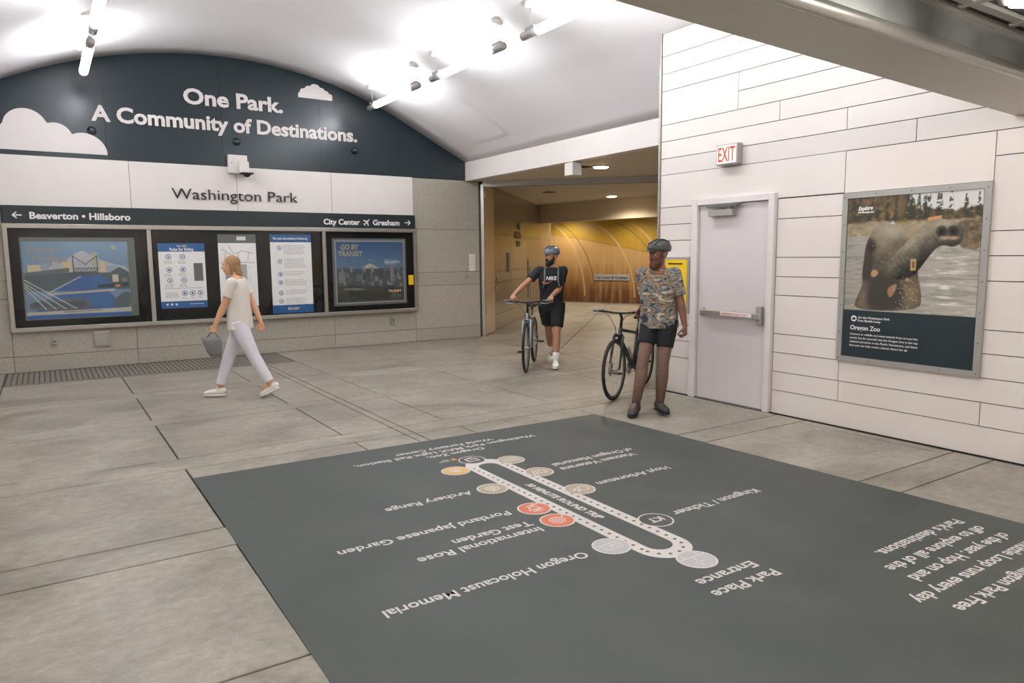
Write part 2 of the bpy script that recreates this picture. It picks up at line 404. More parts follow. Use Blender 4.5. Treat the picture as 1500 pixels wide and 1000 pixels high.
# access panel in the vault
bm = bmesh.new(); P_ = [(5.66, 10.2), (6.66, 10.2), (6.66, 11.3), (5.66, 11.3)]
def vpatch(bm, x0, x1, y0, y1, off, n=8):
    g = [[bm.verts.new((x0 + (x1 - x0) * i / n, y0 + (y1 - y0) * j / n, vz(x0 + (x1 - x0) * i / n, y0 + (y1 - y0) * j / n) - off)) for i in range(n + 1)] for j in range(n + 1)]
    for j in range(n):
        for i in range(n): bm.faces.new((g[j][i], g[j][i + 1], g[j + 1][i + 1], g[j + 1][i]))
vpatch(bm, 5.68, 6.62, 10.22, 11.28, .008); link('access_panel', fin(bm, 'access_panel'), MT['vault'], vault)
bm = bmesh.new()
for q in ((5.655, 5.675, 10.2, 11.3), (6.625, 6.645, 10.2, 11.3), (5.675, 6.625, 10.2, 10.215), (5.675, 6.625, 11.285, 11.3)): vpatch(bm, *q, .012, 4)
link('access_panel_rim', fin(bm, 'access_panel_rim'), MT['vault'], vault)

# ---- back wall (navy arch, white sign panels, granite)
wb = box('wall_back', MT['gapA'], None, (-1.7, YB + .012, -.2), (6.99, YB + .3, 3.06)); tag(wb, kind='structure')
box('wall_backing', MT['gapA'], wb, (6.99, YB + .012, -.2), (7.28, YB + .3, 3.04))
def wpanel(name, m, x0, x1, z0, z1, g=.004): box(name, m, wb, (x0 + g, YB, z0 + g), (x1 - g, YB + .012, z1 - g))
for (x0, x1) in ((-1.7, -.42),):
    for z0, z1 in ((0, .236), (.236, 1.055), (1.055, 1.31), (1.31, 2.14), (2.14, 3.06)): wpanel('granite_panel', MT['granite'], x0, x1, z0, z1)
for x0, x1 in ((-.42, 1.15), (1.15, 2.72), (2.72, 4.28), (4.28, 5.865)):
    for z0, z1 in ((0, .232), (.232, .6)): wpanel('granite_panel', MT['granite'], x0, x1, z0, z1)
for z0, z1 in ((0, .232), (.232, 1.05), (1.05, 1.30), (1.30, 2.11), (2.11, 3.05)): wpanel('granite_panel', MT['granite'], 5.865, 7.28, z0, z1)
for x0, x1 in ((-.42, 1.2), (1.2, 2.74), (2.74, 4.31), (4.31, 5.865)): wpanel('white_panel', MT['whiteA'], x0, x1, 2.36, 3.06, .0035)
nv = [-1.6, .93, 2.55, 4.15, 5.6, 6.985]
bm = bmesh.new()
poly = [(-1.62, 3.06)] + [(6.99, 3.06)] + [(6.99 - 8.6 * i / 60, vprof(6.99 - 8.6 * i / 60) + .06) for i in range(61)]
prism(bm, poly, fA(YB), -.3, -.012); link('arch_backing', fin(bm, 'arch_backing'), MT['gap'], wb)
for a, b in zip(nv[:-1], nv[1:]):
    a += .0015; b -= .0015
    poly = [(a, 3.062), (b, 3.062)] + [(b + (a - b) * i / 20, vprof(b + (a - b) * i / 20) + .03) for i in range(21)]
    bm = bmesh.new(); prism(bm, poly, fA(YB), -.012, 0); link('navy_panel', fin(bm, 'navy_panel'), MT['navy'], wb)
# ---- right wall
wr = box('wall_right', MT['gap'], None, (6.10, -4, -.2), (6.98, 6.13, 3.86)); tag(wr, kind='structure')
box('wall_top', MT['gap'], wr, (6.10, 2.3, 3.86), (6.6, 6.13, 4.075))
def rpanel(y0, y1, z0, z1, m='white'):
    g = .0036; bm = bmesh.new(); bbox(bm, (6.085, y0 + g, z0 + g), (6.102, y1 - g, z1 - g)); link('wall_panel', fin(bm, 'wall_panel'), MT[m], wr)
YR = 6.11
for z0, z1, cuts in [(0, .235, [-4, -1.6, .8]), (.235, .425, [-4, -2, .2, 2.59, 3.79]), (.425, .618, [-4, -1, 1.4, 3.795])]:
    c = [y for y in cuts] + [4.51]
    for a, b in zip(c[:-1], c[1:]): rpanel(a, b, z0, z1)
for z0, z1 in ((0, .417), (.417, .61), (.61, .802), (.802, 1.19), (1.19, 1.56), (1.56, 1.757), (1.757, 1.94), (1.94, 2.135)): rpanel(5.58, YR, z0, z1)
for z0, z1 in ((.618, .805), (.805, 1.188), (1.188, 1.372), (1.372, 1.56), (1.56, 1.935), (1.935, 2.13)): rpanel(3.80, 4.51, z0, z1)
rpanel(3.815, YR, 2.135, 2.505)
rpanel(2.605, 3.815, 2.13, 2.503)
for z0, z1 in ((.618, .81), (.81, .996), (.996, 1.373), (1.373, 1.567), (1.567, 1.755), (1.755, 2.316), (2.316, 2.503)):
    for a, b in ((-4, -1.2), (-1.2, .9), (.9, 2.605)): rpanel(a, b, z0, z1)
for z0, z1, cuts in [(2.503, 2.688, [-4, .4, 3.205]), (2.688, 2.88, [2.3, 3.82]), (2.88, 3.065, [2.3, 4.525]), (3.44, 3.63, [2.3]), (3.63, 3.824, [2.3, 5.03]), (3.824, 4.072, [2.3])]:
    c = cuts + [YR]
    for a, b in zip(c[:-1], c[1:]): rpanel(a, b, z0, z1)
rpanel(5.03, YR, 3.065, 3.44); rpanel(2.3, 5.03, 3.065, 3.25); rpanel(2.3, 5.03, 3.25, 3.44)
rpanel(2.605, 3.80, .618, 2.13)
box('edge_trim', MT['steel'], wr, (6.07, 6.112, 0), (6.99, 6.14, 4.08))
# ---- header over the corridor mouth
hd = box('trim_1', MT['whiteA'], None, (6.99, 4.8, 3.045), (7.16, 12.28, 3.432)); tag(hd, kind='structure')
box('shadow_gap', MT['gap'], hd, (6.985, 6.14, 3.432), (7.1, 12.26, 3.446))
box('lip', MT['corrc'], hd, (7.16, 4.8, 3.065), (7.24, 12.28, 3.3))
# ---- corridor shell
def wallseg(name, m, a, b, z0, z1, th, parent=None, kind=True, off=0):
    a = Vector((*a, 0)); b = Vector((*b, 0)); d = (b - a).normalized(); n = Vector((d.y, -d.x, 0))
    bm = bmesh.new(); vs = []
    for z in (z0, z1): vs.append([bm.verts.new(p + n * s + Vector((0, 0, z))) for p, s in ((a, off), (b, off), (b, off - th), (a, off - th))])
    bm.faces.new(vs[0][::-1]); bm.faces.new(vs[1])
    for i in range(4): bm.faces.new((vs[0][i], vs[0][(i + 1) % 4], vs[1][(i + 1) % 4], vs[1][i]))
    o = link(name, fin(bm, name), m, parent)
    if kind and parent is None: tag(o, kind='structure')
    return o
dq = Vector((r2, r2)); P0 = Vector((7.32, 12.29))
wc = wallseg('wall_corridor_left', MT['gapA'], P0 + dq * .0, P0 + dq * 9.2, -.1, 3.3, .2)
ss = [.95, 2.9, 5.0, 7.3, 9.2]; zz = [0, .33, 1.02, 1.27, 2.07, 3.05]
for s0, s1 in zip(ss[:-1], ss[1:]):
    for z0, z1 in zip(zz[:-1], zz[1:]):
        wallseg('wall_panel', MT['corr'], P0 + dq * (s0 + .004), P0 + dq * (s1 - .004), z0 + .004, z1 - .004, .012, wc, off=.012)
mu_a = Vector((14.35, 21.28)); mu_b = Vector((17.2, 13.77))
wm = wallseg('wall_mural', MT['corr'], mu_a, mu_b, -.1, 3.3, .2)
wallseg('base_strip', MT['steel'], mu_a, mu_b, 0, .03, .02, wm, off=.04)
w5 = wallseg('wall_corridor_right', MT['corr'], (17.4, 14.0), (6.99, 4.8), -.1, 3.3, .2)
w6 = wallseg('wall_corridor_end', MT['corr'], (13.5, 18.5), (14.4, 21.4), -.1, 3.3, .2)
cc = plate('ceiling_corridor', MT['corrc'], None, [(7.1, 4.8), (17.6, 13.4), (17.6, 17), (14.4, 21.6), (13.6, 18.8), (7.1, 12.35)], fF(0), 3.05, 3.2); tag(cc, kind='structure')
cc.name = 'ceiling_2'
sf = wallseg('trim_2', MT['corrc'], (12.2, 17.2), (13.3, 9.8), 2.53, 3.06, .25)
tr = empty('shutter_track', (7.36, 12.2, 2.93), 'grey steel shutter guide crossing the corridor ceiling', 'track')
d2 = Vector((r2, -r2))
for k, (o0, w_, z0, z1) in enumerate(((-.1, .06, 2.94, 3.05), (.1, .06, 2.94, 3.05), (0, .24, 3.0, 3.048))):
    a = Vector((7.36, 12.2)) + dq * o0; wallseg('rail', MT['grey'], a, a + d2 * 4.6, z0, z1, w_, tr)
# door leaf folded against the corridor wall
dl = empty('corridor_door', (7.36, 12.3, 0), 'open cream metal door leaf folded back at the corridor mouth', 'door')
wallseg('door_leaf', MT['brown'], P0 + dq * .06, P0 + dq * .9, .02, 2.98, .045, dl, off=.07)
wallseg('jamb', MT['steel'], P0 + dq * -.02, P0 + dq * .06, 0, 3.0, .06, dl, off=.08)
for z in (.45, 1.15, 1.95, 2.75): wallseg('hinge', MT['steel'], P0 + dq * .05, P0 + dq * .09, z, z + .12, .02, dl, off=.09)
q = P0 + dq * .84; tube('knob', MT['steel'], dl, [(q.x + .05, q.y - .05, .93), (q.x + .09, q.y - .09, .93), (q.x + .10, q.y - .10, .93)], [.015, .03, .02])
# small black signs on the corridor wall
def cw(s, z, w_, h_, name, m, label=None, cat=None, th=.012, parent=None, off=.03):
    o = wallseg(name, m, P0 + dq * s, P0 + dq * (s + w_), z, z + h_, th, parent, kind=False, off=off)
    if label: tag(o, label, cat)
    return o
cw(3.70, 2.25, .28, .16, 'wall_sign', MT['txtb'], 'small black sign on corridor wall, topmost of three', 'sign')
cw(3.35, 2.02, .72, .17, 'wall_sign', MT['txtb'], 'wide black sign on corridor wall, middle of three', 'sign')
cw(3.58, 1.83, .40, .14, 'wall_sign', MT['txtb'], 'black sign on corridor wall, lowest of three', 'sign')
cw(2.42, 1.22, .26, .45, 'wall_plate', MT['pdk'], 'tall grey metal plate on the corridor wall', 'plate')
cw(1.35, 1.05, .08, .14, 'lock_plate', MT['steel'], 'small steel lock plate on corridor wall near door leaf', 'lock')
cw(5.05, .5, .12, 1.0, 'wall_slot', MT['pdk'], 'narrow tall grey slot cover behind the bearded cyclist', 'plate')
cw(5.45, .45, .18, .85, 'wall_slot', MT['grey'], 'wider steel slot cover behind the bearded cyclist', 'plate')
# ---- beam and low ceiling over the camera
bmx = bmesh.new(); prism(bmx, [(-1.7, 2.0), (6.09, 2.49), (6.09, 2.0), (-1.7, 1.83)], fF(0), 2.59, 4.9); beam = link('trim_3', fin(bmx, 'trim_3'), MT['soffit'], None); tag(beam, kind='structure')
by = lambda x: 1.83 + .17 * (x + 1.7) / 7.79
tube('bullnose', MT['steel'], beam, [(x, by(x) - .02, 2.62) for x in (-1.7, 2, 6.08)], .035, 16)
bm = bmesh.new(); prism(bm, [(-1.7, by(-1.7)), (6.08, by(6.08)), (6.08, by(6.08) - .03), (-1.7, by(-1.7) - .03)], fF(0), 2.655, 2.81); link('fascia', fin(bm, 'fascia'), MT['steeld'], beam)
bm = bmesh.new(); prism(bm, [(-1.7, by(-1.7) - .03), (6.08, by(6.08) - .03), (6.08, by(6.08) - .045), (-1.7, by(-1.7) - .045)], fF(0), 2.79, 2.81); link('fascia_edge', fin(bm, 'fascia_edge'), MT['steel'], beam)
lc = box('ceiling_3', MT['tile'], None, (-1.7, -4, 2.86), (6.09, 2.02, 3.0)); tag(lc, kind='structure')
for i in range(14):
    for j in range(10):
        x = -1.65 + i * .56; y = 1.84 - j * .56
        if y - .5 < -3.8: continue
        box('ceiling_tile', MT['tile'], lc, (x + .05, y - .5, 2.835), (min(x + .51, 6.08), y - .04, 2.86))
bm = bmesh.new()
for i in range(15):
    x = -1.65 + i * .56
    if x < 6.05: bbox(bm, (x - .025, -4, 2.815), (x + .025, 1.9, 2.86))
for j in range(11):
    y = 1.84 - j * .56; bbox(bm, (-1.7, y - .02, 2.817), (6.085, y + .03, 2.859))
link('ceiling_grid', fin(bm, 'ceiling_grid'), MT['tileframe'], lc)
# ---- shell outside the view
wl = box('wall_left', MT['whiteA'], None, (-1.9, -4, -.2), (-1.7, 12.6, 3.6)); tag(wl, kind='structure')
wf = box('wall_front', MT['whiteA'], None, (-1.9, -4.2, -.2), (6.98, -4, 3.0)); tag(wf, kind='structure')

# ---- door_1
D0, D1, DT = 4.515, 5.585, 2.19     # outer frame
dr1 = empty('door_1', (6.09, 5.05, 0)); tag(dr1, kind='structure')
fw = .085
box('door_frame', MT['dframe'], dr1, (6.035, D1 - fw, 0), (6.098, D1, DT), .004)
box('door_frame', MT['dframe'], dr1, (6.035, D0, 0), (6.098, D0 + fw - .015, DT), .004)
box('door_frame', MT['dframe'], dr1, (6.035, D0 + fw - .015, DT - .065), (6.098, D1 - fw, DT), .004)
leaf = box('door_leaf', MT['door'], dr1, (6.075, D0 + fw - .01, .012), (6.0985, D1 - fw - .005, DT - .07), .002)
box('threshold', MT['steeld'], dr1, (6.05, D0 + fw - .01, 0), (6.098, D1 - fw, .011))
bm = bmesh.new(); bbox(bm, (6.005, 4.62, .945), (6.05, 5.41, 1.0), .008); pb = link('panic_bar', fin(bm, 'panic_bar'), MT['steel'], leaf)
box('bar_label', MT['txt'], leaf, (6.001, 4.72, .952), (6.006, 5.12, .993)); 
text('lettering', 'EMERGENCY EXIT ONLY', MT['exitred'], leaf, (6.0, 5.10, .964), (0, -1, 0), (0, 0, 1), .34, .018, 0)
bm = bmesh.new(); bbox(bm, (5.995, 4.605, .88), (6.055, 4.665, 1.07), .01); bbox(bm, (6.03, 5.38, .93), (6.078, 5.43, 1.015), .01); bbox(bm, (5.985, 4.6, .935), (6.01, 4.7, .995), .008)
link('latch_housing', fin(bm, 'latch_housing'), MT['grey'], leaf)
bm = bmesh.new(); bbox(bm, (6.0, 5.0, 1.995), (6.075, 5.32, 2.06), .006); cl = link('door_closer', fin(bm, 'door_closer'), MT['grey'], leaf)
bm = bmesh.new(); bbox(bm, (5.99, 4.94, 2.085), (6.03, 5.33, 2.10)); bbox(bm, (6.0, 5.02, 2.06), (6.02, 5.07, 2.085)); bbox(bm, (5.98, 4.92, 2.10), (6.04, 5.34, 2.118)); link('closer_arm', fin(bm, 'closer_arm'), MT['steeld'], leaf)
# ---- exit sign
es = empty('exit_sign', (6.09, 5.08, 2.51), 'small square EXIT sign with red letters above the white door', 'sign')
bm = bmesh.new(); bbox(bm, (6.0, 4.95, 2.515), (6.085, 5.22, 2.725), .006); link('housing', fin(bm, 'housing'), MT['grey'], es)
box('face', MT['exitface'], es, (5.994, 4.965, 2.53), (6.0, 5.205, 2.71))
text('lettering', 'EXIT', MT['exitred'], es, (5.9925, 5.19, 2.55), (0, -1, 0), (0, 0, 1), .215, .145, .012)
# ---- yellow safety poster with grey frame left of the door
yp = empty('framed_poster', (6.08, 5.76, 1.0), 'small yellow framed warning poster on wall left of the door, behind the cyclist', 'poster')
bm = bmesh.new(); bbox(bm, (6.06, 5.62, .94), (6.084, 6.02, 1.57), .006); link('frame', fin(bm, 'frame'), MT['grey'], yp)
box('print', MT['yellow'], yp, (6.056, 5.655, 1.0), (6.06, 5.985, 1.54))
plate('triangle', MT['txtb'], yp, [(5.93, 1.03), (5.83, 1.43), (5.70, 1.03)], fB(6.056), 0, .002)
plate('triangle_inner', MT['orange'], yp, [(5.895, 1.06), (5.825, 1.33), (5.74, 1.06)], fB(6.054), 0, .0015)
box('heading', MT['txtb'], yp, (6.053, 5.72, 1.485), (6.056, 5.94, 1.50))

# ============================================================ BACK WALL OBJECTS
sb = empty('direction_sign_band', (2.7, YB, 2.11), 'long black sign band with white lettering and arrows above the display cases', 'sign')
box('panel', MT['band'], sb, (-.40, YB - .045, 2.112), (5.87, YB, 2.362), .003)
yb = YB - .0465
X_, Z_ = (1, 0, 0), (0, 0, 1)
text('lettering', 'Beaverton • Hillsboro', MT['txt'], sb, (-.09, yb, 2.18), X_, Z_, 1.262, .093, .03)
text('lettering', 'City Center', MT['txt'], sb, (4.133, yb, 2.17), X_, Z_, .66, .093, .03)
text('lettering', 'Gresham', MT['txt'], sb, (5.035, yb, 2.17), X_, Z_, .52, .093, .03)
def arrow(x0, x1, z, sgn):
    bm = bmesh.new(); f = fA(yb + .0005)
    tip, tail = (x1, x0) if sgn > 0 else (x0, x1)
    strokes(bm, [(tail, z, tip - sgn * .01, z), (tip - sgn * .05, z + .042, tip, z), (tip - sgn * .05, z - .042, tip, z)], .017, f, .001)
    link('arrow', fin(bm, 'arrow'), MT['txt'], sb)
arrow(-.289, -.179, 2.227, -1); arrow(5.66, 5.775, 2.222, 1)
# aeroplane pictogram
def plane_poly(cx, cy, s, a):
    P = [(0, .5), (.06, .4), (.06, .15), (.45, -.12), (.45, -.22), (.06, -.08), (.05, -.33), (.17, -.43), (.17, -.5), (0, -.45), (-.17, -.5), (-.17, -.43), (-.05, -.33), (-.06, -.08), (-.45, -.22), (-.45, -.12), (-.06, .15), (-.06, .4)]
    return [(cx + s * (p * math.cos(a) - q * math.sin(a)), cy + s * (p * math.sin(a) + q * math.cos(a))) for p, q in P]
bm = bmesh.new(); prism(bm, plane_poly(4.922, 2.22, .15, -.8), fA(yb + .0005), 0, .001); link('plane_symbol', fin(bm, 'plane_symbol'), MT['txt'], sb)
sn = text('station_name_lettering', 'Washington Park', MT['txtb'], None, (1.765, YB - .012, 2.525), X_, Z_, 1.945, .165, -.004, ext=.012); tag(sn, 'thin dark letters reading Washington Park on the white panels', 'sign')
h1 = text('headline_lettering', 'One Park.', MT['cloud'], None, (2.015, YB - .008, 3.985), X_, Z_, 1.515, .225, .032, ext=.008); tag(h1, 'bold white One Park lettering on navy arch wall, upper line', 'lettering')
h2 = text('headline_lettering', 'A Community of Destinations.', MT['cloud'], None, (.76, YB - .008, 3.612), X_, Z_, 4.045, .215, .032, ext=.008); tag(h2, 'bold white line A Community of Destinations on navy arch wall', 'lettering')
def cloud(name, base, circles, x0, x1, label):
    P = [(x0, base), (x1, base)]; n = 90
    top = []
    for i in range(n + 1):
        x = x1 + (x0 - x1) * i / n
        z = max([base + .004] + [cz + math.sqrt(max(0, r * r - (x - cx) ** 2)) for cx, cz, r in circles if abs(x - cx) < r]); top.append((x, z))
    o = plate(name, MT['cloud'], None, P + top, fA(YB), 0, .006); tag(o, label, 'decal'); return o
cloud('cloud_decal', 3.125, [(-.75, 3.35, .2), (-.50, 3.26, .26), (-.045, 3.43, .268), (.30, 3.32, .215), (.64, 3.12, .30)], -.9, .935, 'large white cloud decal at the left of the navy arch wall')
cloud('cloud_decal', 4.266, [(3.83, 4.30, .048), (3.89, 4.36, .06), (3.98, 4.40, .07), (4.09, 4.405, .105), (4.2, 4.40, .06), (4.27, 4.36, .06), (4.34, 4.32, .055)], 3.80, 4.385, 'small white cloud decal beside the headline lettering on navy')
for x, l in ((.756, 'leftmost dark round sensor disc on navy wall below letter A'), (2.77, 'middle dark round sensor disc on navy wall above the white box'), (4.755, 'rightmost dark round sensor disc on navy wall below the headline')):
    r = empty('wall_sensor', (x, YB, 3.46), l, 'sensor', 'dark sensors on the navy wall')
    bm = bmesh.new(); tubebm(bm, [(x, YB, 3.46), (x, YB - .02, 3.46), (x, YB - .045, 3.46)], [.06, .06, .03], 20); link('disc', fin(bm, 'disc'), MT['navy'], r, smooth=True)
    bm = bmesh.new(); tubebm(bm, [(x + .01, YB - .045, 3.455), (x + .01, YB - .075, 3.455)], [.02, .012], 12); link('lens', fin(bm, 'lens'), MT['steeld'], r, smooth=True)
# white box with dome camera
cb = empty('camera_box', (2.755, YB, 3.09), 'white metal wall box with small dark dome camera below navy wall', 'camera')
bm = bmesh.new(); bbox(bm, (2.61, YB - .10, 2.95), (2.90, YB, 3.24), .006); link('housing', fin(bm, 'housing'), MT['lensw'], cb)
bm = bmesh.new(); bbox(bm, (2.745, YB - .22, 2.955), (2.895, YB - .10, 3.13), .006); link('camera_body', fin(bm, 'camera_body'), MT['lensw'], cb)
box('mounting_plate', MT['blk'], cb, (2.77, YB - .27, 2.935), (2.95, YB - .11, 2.955))
bm = bmesh.new(); tubebm(bm, [(2.86, YB - .19, 2.935), (2.86, YB - .19, 2.915), (2.86, YB - .19, 2.89)], [.06, .055, .025], 18); link('dome', fin(bm, 'dome'), MT['blk'], cb, smooth=True)
box('lock', MT['steeld'], cb, (2.645, YB - .104, 3.105), (2.662, YB - .10, 3.122))
# display case
dc = empty('display_case', (2.72, YB, .6), 'long steel-framed black display case with three glazed bays on granite wall', 'display case')
box('backing', MT['black'], dc, (-.41, YB - .03, .60), (5.87, YB - .001, 2.11))
box('frame_rail', MT['steel'], dc, (-.42, YB - .085, 2.045), (5.875, YB - .031, 2.11), .004)
box('frame_rail', MT['steel'], dc, (-.42, YB - .085, .585), (5.875, YB - .031, .645), .004)
for a, b in ((-.42, -.365), (1.37, 1.43), (4.09, 4.15), (5.82, 5.875)): box('mullion', MT['steel'], dc, (a, YB - .082, .645), (b, YB - .031, 2.045), .004)
for a, b in ((-.365, 1.37), (1.43, 4.09), (4.15, 5.82)): box('glass_pane', MT['glass'], dc, (a, YB - .062, .645), (b, YB - .058, 2.045))
# --- poster 1: illustrated city
def art1(u, v):
    col = np.zeros((len(u), 3)) + np.array((116, 142, 168)); sky = vnoise(u, v, 4, 3, 1)
    col += (v[:, None] - .6) * np.array((10, 14, 18))
    col = fill(col, u, v, smooth_poly([(.08, .62), (.3, .70), (.42, .78), (.5, .86), (.56, .885), (.62, .84), (.7, .77), (.85, .70), (1, .66), (1, .5), (.08, .5)], 1), (176, 178, 184), .02)
    for x0, x1, z, c in ((.04, .16, .70, (196, 182, 150)), (.17, .24, .72, (150, 158, 170)), (.26, .32, .77, (170, 172, 176)), (.36, .44, .73, (208, 184, 138)), (.64, .70, .86, (170, 168, 150)), (.72, .76, .74, (212, 188, 140)), (.78, .88, .68, (150, 164, 178))):
        col = fill(col, u, v, [(x0, .55), (x1, .55), (x1, z), (x0, z)], c)
    col = fill(col, u, v, [(0, .57), (.45, .60), (1, .58), (1, .36), (0, .36)], (74, 88, 98), .01)
    col = fill(col, u, v, [(0, .60), (.42, .66), (.42, .60), (0, .56)], (96, 104, 106))
    col = fill(col, u, v, [(.25, .36), (.5, .54), (.72, .56), (.9, .36)], (52, 96, 152), .01)
    col = fill(col, u, v, [(0, .0), (.30, .34), (.75, .38), (.95, .1), (.95, 0)], (56, 98, 152), .01)
    col = lines(col, u, v, [(.22, .34, .52, .54)], .008, (186, 182, 170))
    col = fill(col, u, v, [(.2, .33), (.85, .37), (.85, .34), (.2, .30)], (174, 168, 152))
    col = lines(col, u, v, [(.46, .58, .46, .82), (.69, .58, .69, .82), (.46, .60, .69, .60), (.46, .65, .69, .65), (.46, .81, .575, .70), (.69, .81, .575, .70)] + [(.46 + .029 * i, .60, .46 + .029 * (i + 1), .65) for i in range(8)], .005, (58, 62, 66))
    col = fill(col, u, v, [(.82, .42), (.99, .42), (.99, .60), (.905, .66), (.82, .60)], (70, 84, 96))
    col = fill(col, u, v, [(.83, .46), (.89, .46), (.89, .56), (.83, .56)], (200, 190, 168)); col = fill(col, u, v, [(.92, .46), (.98, .46), (.98, .52), (.92, .52)], (120, 118, 110))
    col = fill(col, u, v, [(.68, .38), (.99, .40), (.99, .45), (.68, .43)], (44, 56, 66))
    col = dot(col, u, v, .88, .41, .035, .02, (214, 128, 62))
    col = fill(col, u, v, smooth_poly([(.03, .10), (.03, .24), (.5, .26), (.6, .22), (.62, .10)], 1), (92, 98, 100)); col = fill(col, u, v, [(.06, .15), (.56, .15), (.54, .21), (.06, .21)], (66, 82, 94))
    col = fill(col, u, v, smooth_poly([(.82, .18), (.9, .30), (1, .34), (1, .1), (.85, .1)], 1), (78, 92, 96), .02)
    col = lines(col, u, v, [(0, .51, .46, .12), (0, .47, .36, .12), (0, .44, .27, .12), (0, .41, .18, .12)], .006, (206, 204, 200))
    col = fill(col, u, v, [(0, .05), (1, .05), (1, .11), (0, .09)], (184, 178, 166)); col = fill(col, u, v, [(0, 0), (1, 0), (1, .05), (0, .04)], (50, 94, 152))
    col = lines(col, u, v, [(.34, .078, .70, .085)], .006, (120, 116, 112))
    col = dot(col, u, v, .86, .925, .026, .03, (208, 176, 110)); col = dot(col, u, v, .86, .925, .012, .014, (120, 150, 190))
    return col + (sky[:, None] - .5) * 18
p1 = empty('poster', (.44, YB - .032, .75), 'blue illustrated city poster with bridges in the leftmost display bay', 'poster')
box('mount', MT['pdk'], p1, (-.24, YB - .036, .745), (1.2, YB - .031, 1.92)); 
picture('print', MT['pcol'], p1, (-.22, YB - .038, .76), (1, 0, 0), (0, 0, 1), 1.32, 1.10, 200, 160, art1)
text('lettering', 'Explore', MT['pgrey'], p1, (-.16, YB - .040, 1.70), X_, (0, 0, 1), .40, .10, .03)
text('lettering', 'Portland', MT['pgrey'], p1, (-.10, YB - .040, 1.57), X_, (0, 0, 1), .42, .10, .03)
# --- rules poster
def sheet(name, label, x0, x1, z0, z1, head, foot, colr='blue'):
    r = empty(name, ((x0 + x1) / 2, YB - .032, z0), label, 'poster')
    box('paper', MT['paper'], r, (x0, YB - .034, z0), (x1, YB - .031, z1))
    if head: box('header', MT[colr], r, (x0, YB - .0355, z1 - head), (x1, YB - .034, z1))
    if foot: box('footer', MT[colr], r, (x0, YB - .0355, z0), (x1, YB - .034, z0 + foot))
    return r
fy = fA(YB - .0345)
def icons(r, pts, rad):
    bm = bmesh.new(); bw = bmesh.new()
    for i, (x, z) in enumerate(pts):
        ringbm(bm, x, z, rad, rad * .78, fy, .001, 20)
        k = i % 4
        if k == 0: flat(bm, circ(x - rad * .1, z + rad * .25, rad * .25, 8), fy, .001); strokes(bm, [(x - rad * .3, z - rad * .4, x + rad * .4, z - rad * .05)], rad * .35, fy, .001)
        elif k == 1: strokes(bm, [(x - rad * .5, z - rad * .1, x + rad * .5, z - rad * .1), (x - rad * .3, z + rad * .3, x + rad * .3, z + rad * .3)], rad * .25, fy, .001)
        elif k == 2: flat(bm, [(x - rad * .45, z - rad * .4), (x + rad * .45, z - rad * .4), (x + rad * .3, z + rad * .35), (x - rad * .3, z + rad * .35)], fy, .001)
        else: flat(bm, circ(x, z, rad * .4, 12), fy, .001)
    link('icons', fin(bm, 'icons'), MT['blue'], r)
def greylines(r, L_, wd=.008, m='pgrey'):
    bm = bmesh.new(); strokes(bm, L_, wd, fy, .001); link('print_lines', fin(bm, 'print_lines'), MT[m], r)
def fake_para(x0, x1, z, n, dz=.022):
    o = []
    for i in range(n):
        x = x0; e = x1 - (random.random() * .25 * (x1 - x0) if i == n - 1 else random.random() * .05)
        while x < e:
            wl_ = .02 + random.random() * .035; o.append((x, z - i * dz, min(x + wl_, e), z - i * dz)); x += wl_ + .01
    return o
s2 = sheet('poster', 'white and blue rules poster with round icons in middle bay, left sheet', 1.515, 2.185, .83, 1.84, .13, .11)
text('lettering', 'TRI  MET', MT['txt'], s2, (1.78, YB - .036, 1.785), X_, Z_, .15, .022, .02)
text('lettering', 'Rules for Riding', MT['txt'], s2, (1.68, YB - .036, 1.725), X_, Z_, .34, .045, .03)
bm = bmesh.new(); flat(bm, circ(1.86, 1.796, .016, 14), fy, .003); link('logo_disc', fin(bm, 'logo_disc'), MT['orange'], s2)
icons(s2, [(1.655, 1.63), (1.855, 1.63), (1.655, 1.43), (1.855, 1.43), (1.66, 1.265), (1.86, 1.265), (1.86, 1.06), (1.975, 1.06), (2.09, 1.06)], .042)
greylines(s2, sum([fake_para(x, x + .13, z, 3, .018) for x in (1.59, 1.79) for z in (1.565, 1.37, 1.20)], []) + fake_para(1.59, 1.80, 1.07, 5, .018) + sum([fake_para(x - .035, x + .035, 1.0, 2, .018) for x in (1.86, 1.975, 2.09)], []) + [(1.56, 1.14, 2.14, 1.14)], .006)
plate('inset_panel', MT['pdk'], s2, [(2.01, 1.25), (2.145, 1.25), (2.145, 1.53), (2.01, 1.53)], fy, 0, .002)
bm = bmesh.new(); [flat(bm, circ(x, .89, .018, 12), fy, .003) for x in (1.60, 1.665, 1.73)]; strokes(bm, [(1.92, .89, 2.13, .89)], .008, fy, .003); link('footer_marks', fin(bm, 'footer_marks'), MT['txt'], s2)
# --- map sheet
s3 = sheet('poster', 'pale map and timetable sheet in middle bay, centre of three', 2.39, 2.98, .69, 1.985, .14, .12, 'pdk')
greylines(s3, [(2.44, 1.75, 2.6, 1.65), (2.6, 1.65, 2.75, 1.72), (2.75, 1.72, 2.93, 1.68), (2.7, 1.70, 2.68, 1.55), (2.5, 1.70, 2.48, 1.58), (2.86, 1.7, 2.84, 1.56), (2.42, 1.53, 2.95, 1.53), (2.55, 1.8, 2.62, 1.68)], .008)
plate('inset_panel', MT['mgrey'], s3, [(2.48, 1.17), (2.82, 1.17), (2.82, 1.50), (2.48, 1.50)], fy, 0, .0008)
icons(s3, [(2.52, 1.45 - .082 * i) for i in range(8)], .02)
greylines(s3, sum([fake_para(x, x + .04, 1.47, 26, .024) for x in (2.68, 2.85)], []), .006)
box('tag', MT['txt'], s3, (2.68, YB - .038, 1.89), (2.82, YB - .0355, 1.95))
